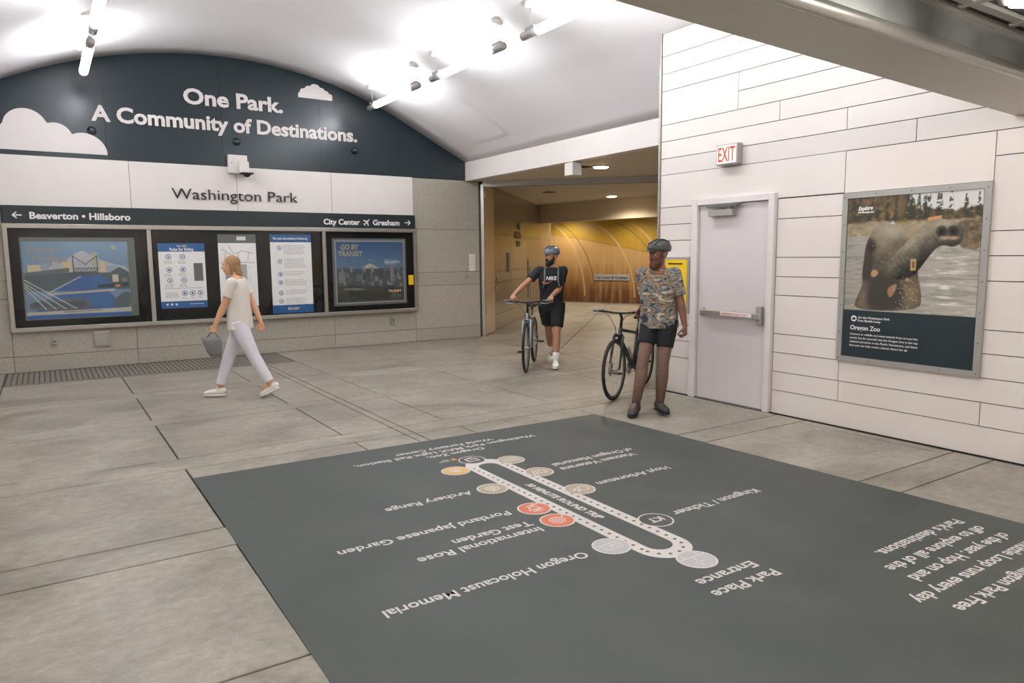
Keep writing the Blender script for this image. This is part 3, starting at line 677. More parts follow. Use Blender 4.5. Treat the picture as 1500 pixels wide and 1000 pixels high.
s4 = sheet('poster', 'tall white sheet with blue header and footer, right one in middle bay', 3.21, 3.90, .665, 1.99, .13, .14)
text('lettering', 'Plan your trip anytime at trimet.org', MT['txt'], s4, (3.26, YB - .036, 1.905), X_, Z_, .58, .04, .03)
text('lettering', 'TRI  MET', MT['txt'], s4, (3.45, YB - .036, .722), X_, Z_, .21, .035, .03)
bm = bmesh.new(); flat(bm, circ(3.56, .738, .024, 14), fy, .003); link('logo_disc', fin(bm, 'logo_disc'), MT['orange'], s4)
zs = [1.765, 1.54, 1.325, 1.185, 1.01, .87]; icons(s4, [(3.36, z) for z in zs], .04)
greylines(s4, sum([fake_para(3.43, 3.80, z + .04, n, .028) for z, n in zip(zs, (6, 6, 3, 4, 3, 4))], []), .007)
# --- city photograph poster
def art5(u, v):
    n = vnoise(u, v, 6, 5, 11); col = np.zeros((len(u), 3))
    t = np.clip((v - .55) / .45, 0, 1)[:, None]; col = (1 - t) * np.array((98, 122, 150)) + t * np.array((54, 84, 122))
    col = fill(col, u, v, smooth_poly([(.36, .56), (.42, .60), (.48, .645), (.53, .62), (.6, .57), (.62, .55), (.34, .55)], 1), (190, 176, 162), .02)
    col = blend(col, np.clip((vnoise(u, v, 9, 14, 5) - .52) * 8, 0, 1) * np.clip(1 - abs(v - .66) / .06, 0, 1) * (u > .33) * (u < .95), (176, 178, 184))
    g = np.clip((.57 - v + (n - .5) * .05) / .02, 0, 1); col = blend(col, g, np.stack([66 + 26 * n, 74 + 24 * n, 82 + 20 * n], -1))
    rr = np.random.default_rng(4)
    for i in range(60):
        x = rr.random(); z = .24 + .28 * rr.random(); w_ = .012 + .03 * rr.random(); h_ = .04 + .08 * rr.random(); b_ = 70 + 70 * rr.random()
        col = fill(col, u, v, [(x, z), (x + w_, z), (x + w_, z + h_), (x, z + h_)], (b_, b_ * 1.02, b_ * 1.04), .003)
    for x, z, w_, h_, b_ in ((.79, .34, .06, .28, 130), (.03, .33, .09, .17, 128), (.3, .36, .08, .1, 120), (.55, .34, .06, .08, 140)):
        col = fill(col, u, v, [(x, z), (x + w_, z), (x + w_, z + h_), (x, z + h_)], (b_, b_, b_), .003)
        for k in range(1, 9): col = lines(col, u, v, [(x, z + h_ * k / 9, x + w_, z + h_ * k / 9)], .0025, (b_ - 35,) * 3)
    g = np.clip((.26 - v + (vnoise(u, v, 8, 8, 9) - .5) * .12) / .02, 0, 1); col = blend(col, g, np.stack([52 + 30 * n, 54 + 30 * n, 50 + 24 * n], -1))
    col = fill(col, u, v, [(.1, .21), (.3, .19), (.42, .21), (.3, .235), (.1, .235)], (130, 128, 122), .01)
    return col
p5 = empty('poster', (4.97, YB - .032, .76), 'framed city skyline photo poster reading GO BY TRANSIT in the rightmost display bay', 'poster')
box('mount', MT['pdk'], p5, (4.27, YB - .036, .74), (5.67, YB - .031, 1.93)); box('border', MT['pgrey'], p5, (4.31, YB - .0372, .775), (5.64, YB - .036, 1.895))
picture('print', MT['pcol'], p5, (4.335, YB - .0385, .80), (1, 0, 0), (0, 0, 1), 1.28, 1.07, 190, 150, art5)
text('lettering', 'GO BY', MT['mtan'], p5, (4.42, YB - .0395, 1.735), X_, Z_, .34, .085, .04, shear=.15)
text('lettering', 'TRANSIT', MT['mtan'], p5, (4.37, YB - .0395, 1.62), X_, Z_, .46, .085, .04, shear=.15)
text('lettering', 'TRI  MET', MT['txt'], p5, (5.30, YB - .0395, .96), X_, Z_, .26, .035, .02)
bm = bmesh.new(); flat(bm, circ(5.43, .977, .03, 14), fA(YB - .0395), .002); link('logo_disc', fin(bm, 'logo_disc'), MT['orange'], p5)
[text('lettering', s_, MT['pgrey'], p5, (x_, YB - .0395, z_), X_, Z_, w_, .018, .01) for s_, x_, z_, w_ in (('Thanks from', 5.37, .91, .14), ('Washington County', 5.33, .875, .22))]
# --- small fittings on the wall
def fit(name, label, cat, lo, hi, m, extra=None):
    r = empty(name, ((lo[0] + hi[0]) / 2, YB, lo[2]), label, cat); bm = bmesh.new(); bbox(bm, lo, hi, .005); link('cover', fin(bm, 'cover'), MT[m], r)
    if extra: extra(r)
    return r
fit('outlet_box', 'small steel socket box on granite below the left display bay', 'outlet', (.05, YB - .05, .38), (.115, YB, .47), 'steel', lambda r: box('socket', MT['pdk'], r, (.066, YB - .054, .41), (.098, YB - .05, .44)))
def hatch(r):
    bm = bmesh.new(); bbox(bm, (.585, YB - .045, .315), (.775, YB - .03, .53), .008); link('lid', fin(bm, 'lid'), MT['steel'], r)
fit('wall_hatch', 'square brushed steel hatch on granite below the left display bay', 'hatch', (.57, YB - .03, .30), (.79, YB, .545), 'steel', hatch)
fit('outlet_box', 'small grey box on granite below the rightmost display bay', 'outlet', (5.34, YB - .05, .37), (5.42, YB, .50), 'grey', lambda r: box('socket', MT['steeld'], r, (5.36, YB - .054, .40), (5.40, YB - .05, .47)))
fit('key_switch', 'small brass-coloured key switch plate on the granite pier', 'switch', (6.94, YB - .015, 1.13), (7.03, YB, 1.24), 'mtan', lambda r: box('keyhole', MT['blk'], r, (6.975, YB - .02, 1.175), (6.995, YB - .015, 1.195)))
def notice(r):
    bm = bmesh.new(); strokes(bm, [(7.06, z, 7.15, z) for z in (1.58, 1.53, 1.48, 1.43, 1.38)], .012, fA(YB - .006), .001); link('print_lines', fin(bm, 'print_lines'), MT['brown'], r)
fit('notice_plate', 'pale narrow notice plate on the granite pier beside the corridor', 'sign', (7.04, YB - .006, 1.31), (7.175, YB, 1.64), 'whiteA', notice)
fit('sticker', 'small yellow sticker on right edge of the rightmost display bay', 'sticker', (5.70, YB - .066, 1.08), (5.80, YB - .0625, 1.26), 'yellow')
# ============================================================ ELEPHANT POSTER
ep = empty('framed_poster', (6.085, 3.2, .62), 'large framed elephant photo poster with navy caption on the right wall', 'poster')
def qb(lo, hi, name='frame'):
    bm = bmesh.new(); bbox(bm, lo, hi, .003); link(name, fin(bm, name), MT['steel'], ep)
fy0, fy1, fz0, fz1 = 2.60, 3.81, .618, 2.128
t = .05
def fpiece(P):
    bm = bmesh.new(); prism(bm, P, fB(6.085), 0, .03); link('frame', fin(bm, 'frame'), MT['grey'], ep)
fpiece([(fy0, fz0), (fy1, fz0), (fy1 - t, fz0 + t), (fy0 + t, fz0 + t)]); fpiece([(fy0, fz1), (fy1, fz1), (fy1 - t, fz1 - t), (fy0 + t, fz1 - t)])
fpiece([(fy0, fz0), (fy0, fz1), (fy0 + t, fz1 - t), (fy0 + t, fz0 + t)]); fpiece([(fy1, fz0), (fy1, fz1), (fy1 - t, fz1 - t), (fy1 - t, fz0 + t)])
bm = bmesh.new()
for i in range(7):
    for (y, z) in ((fy0 + .025, fz0 + .03 + i * .24), (fy1 - .025, fz0 + .03 + i * .24)):
        tubebm(bm, [(6.055, y, z), (6.052, y, z)], .006, 8)
for i in range(1, 4):
    for z in (fz0 + .025, fz1 - .025): tubebm(bm, [(6.055, fy0 + i * .3, z), (6.052, fy0 + i * .3, z)], .006, 8)
link('screws', fin(bm, 'screws'), MT['pdk'], ep)
def q2(x, y):
    # coordinates measured on the photographed print -> print coordinates (0..1)
    v_ = lambda xx, yy: ((643 + (xx - 120) * .06) - yy) / ((643 + (xx - 120) * .06) - (158 - (xx - 137) * .0755))
    v = v_(x, y); xl = 120 + 17 * v; xr = 700 + 33 * v
    return ((x - xl) / (xr - xl), v)
def art_el(u, v):
    n = vnoise(u, v, 10, 10, 21, 5); n2 = vnoise(u, v, 30, 30, 31, 3); wv = vnoise(u, v, 5, 40, 41, 3); lm = vnoise(u, v, 3, 3, 61, 3)
    col = np.stack([158 + 50 * (wv - .5) + 20 * u, 152 + 50 * (wv - .5) + 18 * u, 140 + 48 * (wv - .5) + 16 * u], -1)
    glint = np.clip((vnoise(u, v, 9, 55, 77, 3) - .56) * 7, 0, 1) * np.clip(1 - abs(u - .78) / .3, 0, 1) * (v < .62); col = blend(col, glint, (216, 212, 204))
    sh = np.clip((wv - .5) * 6, 0, 1) * .5; col = blend(col, sh * (v < .64), (104, 104, 98))
    # rock bank, ruddy shrubs, sky and firs
    g = np.clip((v - .655 + (n - .5) * .03) / .008, 0, 1); col = blend(col, g, np.stack([150 + 60 * (n2 - .5), 136 + 56 * (n2 - .5), 108 + 50 * (n2 - .5)], -1))
    g = np.clip((v - .775 + (n - .5) * .05) / .01, 0, 1); col = blend(col, g, np.stack([96 + 90 * (n2 - .5), 80 + 70 * (n2 - .5), 56 + 50 * (n2 - .5)], -1))
    col = dot(col, u, v, .47, .86, .12, .12, (150, 108, 52), .7, .8); col = dot(col, u, v, .33, .84, .06, .05, (156, 112, 54), .6, .8); col = dot(col, u, v, .1, .8, .12, .04, (92, 76, 54), .6, .9)
    g = np.clip((v - .86 + (n - .5) * .2) / .03, 0, 1) * np.clip((lm - .44) * 10, 0, 1); col = blend(col, g, (206, 204, 200))
    rr = np.random.default_rng(8)
    for i in range(42):
        x = rr.random(); tz = .86 + .2 * rr.random(); w_ = .012 + .014 * rr.random()
        m_ = np.clip(1 - abs(u - x) / (w_ * (.4 + 1.2 * np.clip(tz - v, 0, .2) / .2)), 0, 1) * (v > .79) * (v < tz) * (vnoise(u, v, 60, 60, i, 2) > .42)
        col = blend(col, np.clip(m_ * 2, 0, 1) * .85, (48, 54, 44))
    col = dot(col, u, v, .43, .9, .05, .14, (112, 92, 62), .6, .8)
    col = fill(col, u, v, [(.63, .775), (.73, .785), (.73, .815), (.63, .80)], (196, 142, 92), .006)
    col = fill(col, u, v, smooth_poly([(.84, .55), (.83, .74), (.90, .78), (.93, .76), (.97, .80), (1.02, .76), (1.02, .52)], 1), np.stack([112 + 90 * (n2 - .5), 98 + 80 * (n2 - .5), 76 + 70 * (n2 - .5)], -1), .012)
    col = fill(col, u, v, [(.34, .74), (.37, .79), (.40, .74), (.37, .73)], (176, 186, 196), .006)
    # elephant, painted in the coordinates measured on the print
    xl = 120 + 17 * v; X = xl + u * (580 + 16 * v); yb_ = 643 + (X - 120) * .06; Y = yb_ - v * (yb_ - (158 - (X - 137) * .0755))
    def soft(P, w_=3., k=2): return np.clip(.5 - sd_poly(X, Y, smooth_poly(P, k)) / w_, 0, 1)
    def blob(c, x, y, a, b, rgb, al, m_=1., pw=1.): d_ = np.hypot((X - x) / a, (Y - y) / b); return blend(c, m_ * al * np.clip(1 - d_, 0, 1) ** pw, rgb)
    skin_n = 34 * (n2 - .5) + 26 * (n - .5) - 8
    body = soft([(166, 646), (184, 590), (214, 535), (208, 490), (218, 420), (224, 365), (243, 320), (268, 288), (312, 268), (368, 266), (420, 280), (455, 308), (474, 400), (462, 480), (486, 590), (470, 652)])
    top = np.clip((430 - Y) / 170, 0, 1); base = np.stack([92 + 44 * top + skin_n, 84 + 40 * top + skin_n, 70 + 34 * top + skin_n * .9], -1)
    col = blend(col, body, base)
    col = blob(col, 345, 295, 110, 60, (176, 164, 140), .9, body); col = blob(col, 320, 350, 70, 60, (146, 134, 112), .6, body); col = blob(col, 430, 310, 40, 40, (178, 156, 122), .7, body)
    for k in range(7): # forehead folds
        d_ = np.abs(np.hypot((X - 365) / 1.6, Y - 300) - (28 + 9 * k)); col = blend(col, body * .35 * np.clip(1 - d_ / 2.2, 0, 1) * (Y > 330) * (X > 320), (70, 64, 54))
    col = blend(col, body * soft([(206, 500), (214, 440), (222, 370), (238, 330), (252, 330), (262, 400), (262, 460), (245, 520), (225, 520)], 14), (62, 56, 48))   # ear in shade
    col = blob(col, 222, 590, 50, 90, (128, 112, 88), .8, body); col = blob(col, 440, 575, 60, 100, (140, 118, 86), .9, body); col = blend(col, body * soft([(235, 520), (300, 470), (360, 500), (400, 540), (400, 650), (230, 650)], 30), (60, 56, 50))
    col = blob(col, 256, 365, 24, 32, (50, 44, 38), 1, body, .5); col = blob(col, 257, 367, 9, 7, (14, 12, 12), 1, 1, .3); col = blob(col, 259, 364, 3, 3, (215, 210, 200), 1, 1, .3)
    col = blend(col, soft([(252, 480), (262, 466), (282, 470), (290, 484), (268, 502), (254, 496)], 4), (172, 138, 102))
    root = np.clip((X - 300 + (Y - 480) * .2) / 90, 0, 1)
    tr_ = soft([(290, 470), (330, 432), (385, 375), (430, 330), (480, 272), (520, 250), (562, 241), (612, 250), (645, 274), (656, 310), (644, 350), (612, 368), (574, 356), (546, 368), (515, 405), (482, 452), (450, 492), (408, 512), (350, 512), (300, 500)])
    ax = np.array([.818, -.575]); al_ = (X - 330) * ax[0] + (Y - 478) * ax[1]; pp_ = (X - 330) * ax[1] - (Y - 478) * ax[0]; lit = np.clip(.5 + pp_ / 95, 0, 1)
    tb = np.stack([50 + 104 * lit + skin_n, 47 + 96 * lit + skin_n, 42 + 80 * lit + skin_n], -1)
    fold = np.clip(np.sin(al_ * .32 + 3 * n) - .35, 0, 1) * .35 * (lit < .8); tb = tb * (1 - fold[:, None] * .5)
    col = blend(col, tr_ * root, tb)
    col = blob(col, 602, 308, 62, 66, (128, 118, 102), .9, tr_); col = blob(col, 585, 262, 60, 26, (172, 162, 142), .9, tr_)
    for (x, y) in ((567, 300), (613, 298)): col = blob(col, x, y, 26, 30, (26, 22, 22), 1, tr_, .45)
    for (x, y) in ((575, 326), (615, 326)): col = blob(col, x, y, 24, 11, (190, 160, 128), .9, tr_, .6)
    col = blob(col, 605, 352, 50, 18, (52, 46, 42), .9, tr_, .7)
    col = blend(col, soft([(433, 420), (459, 418), (457, 470), (433, 472)], 3, 0), (176, 144, 98)); col = blend(col, soft([(441, 432), (451, 432), (450, 460), (442, 460)], 3, 0), (96, 76, 54))
    col = blend(col, soft([(326, 560), (345, 538), (378, 526), (366, 566), (342, 598)], 5), (150, 112, 86))
    sp = (np.random.default_rng(5).random(len(u)) > .975) & (np.hypot((X - 410) / 55, (Y - 575) / 80) < 1); col = blend(col, sp.astype(float), (214, 208, 198)); col = blob(col, 420, 512, 14, 12, (190, 162, 124), .9)
    return col
picture('print', MT['pcol2'], ep, (6.064, 3.757, 1.09), (0, -1, 0), (0, 0, 1), 1.10, .985, 240, 220, art_el)
box('caption_panel', MT['navy'], ep, (6.064, 2.655, .67), (6.07, 3.757, 1.09)); box('backing', MT['pdk'], ep, (6.07, 2.652, .668), (6.084, 3.758, 2.078))
TB = dict(right=(0, -1, 0), up_=(0, 0, 1))
text('lettering', 'Explore', MT['txt'], ep, (6.0625, 3.66, 1.965), (0, -1, .04), (0, 0, 1), .13, .035, .03, shear=.3); box('underline', MT['txt'], ep, (6.062, 3.52, 1.945), (6.0638, 3.665, 1.953))
bm = bmesh.new(); flat(bm, circ(3.655, 1.015, .027, 20), fB(6.0635), .001); link('round_mark', fin(bm, 'round_mark'), MT['txt'], ep)
bm = bmesh.new(); flat(bm, [(3.67, 1.003), (3.64, 1.003), (3.64, 1.025), (3.67, 1.025)], fB(6.0635), .002); link('bus_mark', fin(bm, 'bus_mark'), MT['navy'], ep)
text('lettering', 'On the Washington Park', MT['txt'], ep, (6.0628, 3.615, 1.018), (0, -1, 0), (0, 0, 1), .285, .018, .02)
text('lettering', 'Free Shuttle Loop', MT['txt'], ep, (6.0628, 3.615, .99), (0, -1, 0), (0, 0, 1), .205, .018, .02)
text('lettering', 'Oregon Zoo', MT['txt'], ep, (6.0628, 3.685, .915), (0, -1, 0), (0, 0, 1), .275, .04, .018)
for i, (s, w_) in enumerate((('Connect to wildlife and meet animals from around the', .60), ('world. See for yourself why the Oregon Zoo is the top', .60), ('cultural attraction in the Pacific Northwest, and learn', .60), ('how you can help create a better future for all.', .52))):
    text('lettering', s, MT['txt'], ep, (6.0628, 3.685, .868 - i * .034), (0, -1, 0), (0, 0, 1), w_, .0165, .01)
# ============================================================ CEILING FITTINGS
def fixture(x, yc, label, proto=None):
    r = empty('tube_light', (x, yc, 4.09), label, 'light', 'hanging tube lights under the vault')
    a, b = .95, .64
    ps = [('tube', 'tube', [(0, -b, 0), (0, b, 0)], .052), ('end_cap', 'grey', [(0, b, 0), (0, a, 0)], .045), ('end_cap', 'grey', [(0, -a, 0), (0, -b, 0)], .045)]
    for nm, m, pts, rd in ps: tube(nm, MT[m], r, pts, rd, 16, world=False)
    zc = vz(x, yc) - 4.09
    for s in (-.8, .8):
        bm = bmesh.new(); bbox(bm, (-.02, s - .09, .04), (.02, s + .09, .075)); link('holder', fin(bm, 'holder'), MT['grey'], r, world=False)
        tube('wire', MT['grey'], r, [(0, s, .07), (0, s, zc - .02)], .004, 6, world=False)
        zz_ = vz(x, yc) - 4.09
        tube('canopy', MT['lensw'], r, [(0, s, zz_ + .02), (0, s, zz_ - .03), (0, s, zz_ - .045)], [.075, .075, .05], 20, world=False)
    return r
for nm, x, sd in (('left row', .66, 0), ('right row', 4.81, 1)):
    for k, yc in enumerate((10.73, 8.42, 6.11, 3.8)):
        pos = ('nearest the navy wall', 'second from the navy wall', 'third from the navy wall', 'farthest from the navy wall')[k]
        fixture(x, yc, 'hanging tube light in the %s under the vault, %s' % (nm, pos))
for k, (x, y) in enumerate(((4.84, 8.27), (.62, 10.9))):
    z = vz(x, y); r = empty('ceiling_disc', (x, y, z), ('small white round detector on the vault near the right row of tubes', 'small white round detector on vault near the left row of tubes')[k], 'detector')
    tube('disc', MT['lensw'], r, [(x, y, z + .02), (x, y, z - .012), (x, y, z - .02)], [.07, .07, .05], 20); tube('ring', MT['grey'], r, [(x, y, z - .02), (x, y, z - .024)], [.035, .03], 16)
# low tubes under the flat ceiling
for k, (x, y0, l) in enumerate(((3.66, .35, 'short tube light under the dark ceiling at the top right'),)):
    r = empty('ceiling_tube_light', (x, y0, 2.72), l, 'light')
    tube('tube', MT['tubel'], r, [(x, y0 - .7, 2.72), (x, y0 + 1.15, 2.72), (x, y0 + 1.2, 2.72)], [.07, .07, .055], 20)
    tube('end_cap', MT['grey'], r, [(x, y0 + 1.2, 2.735), (x, y0 + 1.24, 2.735)], [.06, .05], 16)
    box('mounting_rail', MT['grey'], r, (x - .04, y0 - .7, 2.78), (x + .04, y0 + 1.2, 2.815))
for (x, y, lb) in ((3.66, -2.4, 'added unseen tube light on the dark ceiling behind the viewer, right rear'), (.6, .3, 'added unseen tube light on the dark ceiling straight above the viewer'), (.6, -2.4, 'added unseen tube light on the dark ceiling behind the viewer, left rear')):  # unseen tubes, added to brighten the foreground
    r = empty('ceiling_tube_light', (x, y, 2.72), lb, 'light', 'added tube lights behind the viewer')
    tube('tube', MT['tubel'], r, [(x, y - .95, 2.72), (x, y + .95, 2.72)], .07, 20); box('mounting_rail', MT['grey'], r, (x - .04, y - .95, 2.78), (x + .04, y + .95, 2.815))
# corridor downlights
def downlight(x, y, l, p=WARM):
    r = empty('downlight', (x, y, 3.05), l, 'light', None)
    tube('trim_ring', MT['lensw'], r, [(x, y, 3.052), (x, y, 3.03)], [.15, .14], 24); tube('lens', MT['lens'], r, [(x, y, 3.03), (x, y, 3.015)], [.125, .11], 24)
    ld = bpy.data.lights.new('bulb', 'SPOT'); ld.energy = p; ld.color = (1, .88, .72); ld.spot_size = 2.7; ld.spot_blend = .6; ld.shadow_soft_size = .1
    lo = bpy.data.objects.new('bulb', ld); C.objects.link(lo); lo.parent = r; lo.location = (0, 0, -.06)
downlight(7.80, 9.2, 'round glowing downlight in corridor ceiling, the nearer one', WARM)
downlight(11.9, 13.62, 'round glowing downlight in corridor ceiling, the farther one', WARM * 2)
for k, (x, y) in enumerate(((10.4, 9.3), (14.8, 16.6), (14.2, 19.0), (15.6, 14.6))):
    downlight(x, y, ('round downlight in the corridor hidden behind the right wall', 'round downlight above the middle of the mural', 'round downlight above the left end of the mural', 'round downlight above the right end of the mural')[k], WARM * (2.2 if k in (1, 2, 3) else 1.2))
for (x, y, l) in ((7.6, 9.4, 'thin dark slot vent beside the nearer corridor downlight'), (9.9, 13.5, 'thin dark slot vent in the farther part of corridor ceiling')):
    v_ = box('ceiling_slot', MT['gap'], None, (x - .12, y - .1, 3.038), (x + .12, y + .1, 3.05)); v_.rotation_euler = (0, 0, 0); tag(v_, l, 'vent')
hb = empty('speaker_box', (7.02, 8.95, 3.045), 'pale square box hanging under the header of the corridor', 'speaker')
box('bracket', MT['grey'], hb, (6.98, 8.9, 3.02), (7.08, 9.05, 3.045)); bm = bmesh.new(); bbox(bm, (6.94, 8.86, 2.83), (7.12, 9.06, 3.02), .004); link('housing', fin(bm, 'housing'), MT['lensw'], hb)
# ============================================================ MURAL WALL
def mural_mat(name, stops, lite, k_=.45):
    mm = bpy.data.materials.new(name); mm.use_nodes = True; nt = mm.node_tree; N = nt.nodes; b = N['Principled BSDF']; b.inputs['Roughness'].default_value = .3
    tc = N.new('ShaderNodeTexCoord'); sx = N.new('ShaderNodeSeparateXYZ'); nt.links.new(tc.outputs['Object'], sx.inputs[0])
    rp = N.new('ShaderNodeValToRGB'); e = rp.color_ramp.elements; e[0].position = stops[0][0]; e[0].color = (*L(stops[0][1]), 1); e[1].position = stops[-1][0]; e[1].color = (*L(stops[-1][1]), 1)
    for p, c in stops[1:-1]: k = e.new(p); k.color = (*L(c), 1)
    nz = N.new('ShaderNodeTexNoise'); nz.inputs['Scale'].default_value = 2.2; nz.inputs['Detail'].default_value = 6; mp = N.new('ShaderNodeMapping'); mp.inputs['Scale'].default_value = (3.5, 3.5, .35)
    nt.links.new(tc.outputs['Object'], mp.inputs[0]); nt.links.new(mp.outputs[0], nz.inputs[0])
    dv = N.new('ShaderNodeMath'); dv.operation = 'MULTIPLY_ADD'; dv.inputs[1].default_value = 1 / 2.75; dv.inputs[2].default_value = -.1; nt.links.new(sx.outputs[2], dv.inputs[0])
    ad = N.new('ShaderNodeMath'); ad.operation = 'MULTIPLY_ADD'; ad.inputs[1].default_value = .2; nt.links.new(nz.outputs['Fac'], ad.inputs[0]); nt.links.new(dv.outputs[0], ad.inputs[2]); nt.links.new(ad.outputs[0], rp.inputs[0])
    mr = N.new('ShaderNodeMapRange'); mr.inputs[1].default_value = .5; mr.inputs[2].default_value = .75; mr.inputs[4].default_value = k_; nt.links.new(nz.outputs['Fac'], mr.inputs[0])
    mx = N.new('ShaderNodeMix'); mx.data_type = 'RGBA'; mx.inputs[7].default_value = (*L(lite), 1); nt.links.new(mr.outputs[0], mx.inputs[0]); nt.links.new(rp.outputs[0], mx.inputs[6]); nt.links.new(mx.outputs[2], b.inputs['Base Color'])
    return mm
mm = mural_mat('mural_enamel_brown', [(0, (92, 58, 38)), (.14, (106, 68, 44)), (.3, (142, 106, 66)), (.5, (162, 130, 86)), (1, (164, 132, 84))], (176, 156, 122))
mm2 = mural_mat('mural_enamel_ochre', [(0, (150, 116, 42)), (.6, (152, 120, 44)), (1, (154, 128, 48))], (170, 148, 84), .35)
mur = empty('mural', (15.6, 17.9, 0), 'tall glossy ochre and brown wood-toned mural on the corridor end wall', 'mural')
md_ = (mu_b - mu_a).normalized(); 
sp_ = [0, 1.0, 2.0, 2.75, 3.6, 4.3, 5.2, 6.2, 8.0]
def arc_z(a): return 2.50 - .13 * max(a, 0) - .008 * max(a, 0) ** 2
nrm = Vector((md_.y, -md_.x, 0))
def fm(a, b_, t_): p = mu_a + md_ * a; return (p.x + nrm.x * (.03 + t_), p.y + nrm.y * (.03 + t_), b_)
xs_ = np.linspace(0, 8, 33)
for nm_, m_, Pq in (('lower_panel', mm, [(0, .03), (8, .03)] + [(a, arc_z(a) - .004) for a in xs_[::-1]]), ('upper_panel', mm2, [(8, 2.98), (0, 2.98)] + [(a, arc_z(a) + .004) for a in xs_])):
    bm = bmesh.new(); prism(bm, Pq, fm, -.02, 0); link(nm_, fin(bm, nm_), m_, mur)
# pale arcs printed on the mural
for nm_, m_, wd_, A_ in (('seam', 'mseam', .03, ((1.0, 2.05, 1.3), (2.9, 2.6, 1.2))), ('pale_streak', 'mpale', .07, ((.75, 1.9, 1.28), (2.2, 2.3, 1.15), (3.5, 2.2, 1.2)))):
    for cx, r_, ta in A_:
        pts = [(cx + r_ * math.cos(t_), .1 + 2.7 * math.sin(t_)) for t_ in np.linspace(.05, ta, 18)]
        bm = bmesh.new(); strokes(bm, [(*p, *q) for p, q in zip(pts[:-1], pts[1:])], wd_, fm, .002); link(nm_, fin(bm, nm_), MT[m_], mur)
s_ = empty('direction_sign', (15.6, 17.8, .76), 'pale sign reading City Center and Gresham on the mural', 'sign')
a0 = (Vector((15.42, 18.46)) - mu_a).dot(md_); a1 = (Vector((15.875, 17.25)) - mu_a).dot(md_)
bm = bmesh.new(); prism(bm, [(a0, .77), (a1, .77), (a1, .97), (a0, .97)], fm, 0, .02); link('plate', fin(bm, 'plate'), MT['pgrey'], s_)
pp = Vector(fm(a0 + .05, .82, .021)); text('lettering', 'City Center', MT['txtb'], s_, pp, (md_.x, md_.y, 0), (0, 0, 1), .56, .09, .01, ext=.002)
pp = Vector(fm(a0 + .78, .82, .021)); text('lettering', 'Gresham', MT['txtb'], s_, pp, (md_.x, md_.y, 0), (0, 0, 1), .46, .09, .01, ext=.002)
bm = bmesh.new(); prism(bm, plane_poly(a0 + .69, .865, .12, -.8), fm, .02, .024); link('plane_symbol', fin(bm, 'plane_symbol'), MT['txtb'], s_)
# ============================================================ FLOOR MAP
fmp = empty('floor_map', (2.7, 3, 0), 'large dark grey vinyl floor map of a shuttle route with white lettering', 'floor graphic')
bm = bmesh.new(); prism(bm, [(.815, 5.535), (.79, .35), (4.80, .35), (4.57, 5.475)], fF(0), .0005, .003); link('vinyl_sheet', fin(bm, 'vinyl_sheet'), MT['mat_'], fmp)
ZT = .0032
def mt(s, x0, x1, ym, cap=.07, bold=.017):
    text('lettering', s, MT['mtext'], fmp, (x0, ym + cap * .5, ZT), (-1, 0, 0), (0, -1, 0), x0 - x1, cap, bold, ext=.0006)
for a in (('Oregon Zoo,', 2.99, 2.47, 5.01, .062), ('Washington Park MAX Light Rail Station,', 3.58, 1.90, 5.115, .062), ('World Forestry Center', 3.20, 2.28, 5.22, .062),
          ('Archery Range', 2.34, 1.715, 4.09), ('Portland Japanese Garden', 2.34, 1.235, 3.62), ('International Rose', 2.35, 1.555, 3.29), ('Test Garden', 2.35, 1.825, 3.40),
          ('Oregon Holocaust Memorial', 2.34, 1.175, 2.86), ('Vietnam Veterans', 3.90, 3.16, 4.16), ('of Oregon Memorial', 3.98, 3.175, 4.28), ('Hoyt Arboretum', 3.85, 3.165, 3.74),
          ('Kingston / Tichner', 3.96, 3.17, 3.02), ('Park Place', 3.0, 2.545, 2.155), ('Entrance', 2.985, 2.575, 2.28),
          ('The Washington Park Free', 4.47, 3.34, 1.445), ('Shuttle Loop runs every day', 4.47, 3.26, 1.59), ('of the year. Hop on and', 4.48, 3.48, 1.72), ('off to explore all of the', 4.48, 3.49, 1.845), ("Park's destinations.", 4.48, 3.63, 1.975)): mt(*a)
text('lettering', '30 MINUTE ROUND TRIP', MT['mtext'], fmp, (2.728, 4.02, ZT), (0, -1, 0), (1, 0, 0), .80, .052, .04, ext=.0006, shear=.2)
def stadium(x0, x1, y0, y1, n=16):
    r = (x1 - x0) / 2; cx = (x0 + x1) / 2
    return circ(cx, y1 - r, r, n, 0, PI) + circ(cx, y0 + r, r, n, PI, 2 * PI)
so = stadium(2.585, 2.925, 2.55, 4.74); si = stadium(2.672, 2.838, 2.665, 4.62)
bm = bmesh.new(); A_ = [bm.verts.new((x, y, ZT + .0004)) for x, y in so]; B_ = [bm.verts.new((x, y, ZT + .0004)) for x, y in si]
for i in range(len(so)): bm.faces.new((A_[i], A_[(i + 1) % len(so)], B_[(i + 1) % len(so)], B_[i]))
link('route_loop', fin(bm, 'route_loop'), MT['mtext'], fmp)
bm = bmesh.new(); pth = []
for y in np.arange(2.74, 4.56, .067): pth += [(2.6285, y), (2.8815, y)]
for a in np.arange(PI + .25, 2 * PI, .5): pth.append((2.755 + .1265 * math.cos(a), 2.73 + .1265 * math.sin(a)))
for x, y in pth: flat(bm, circ(x, y, .0115, 8), fF(ZT), .0008)
link('route_dots', fin(bm, 'route_dots'), MT['mat_'], fmp)
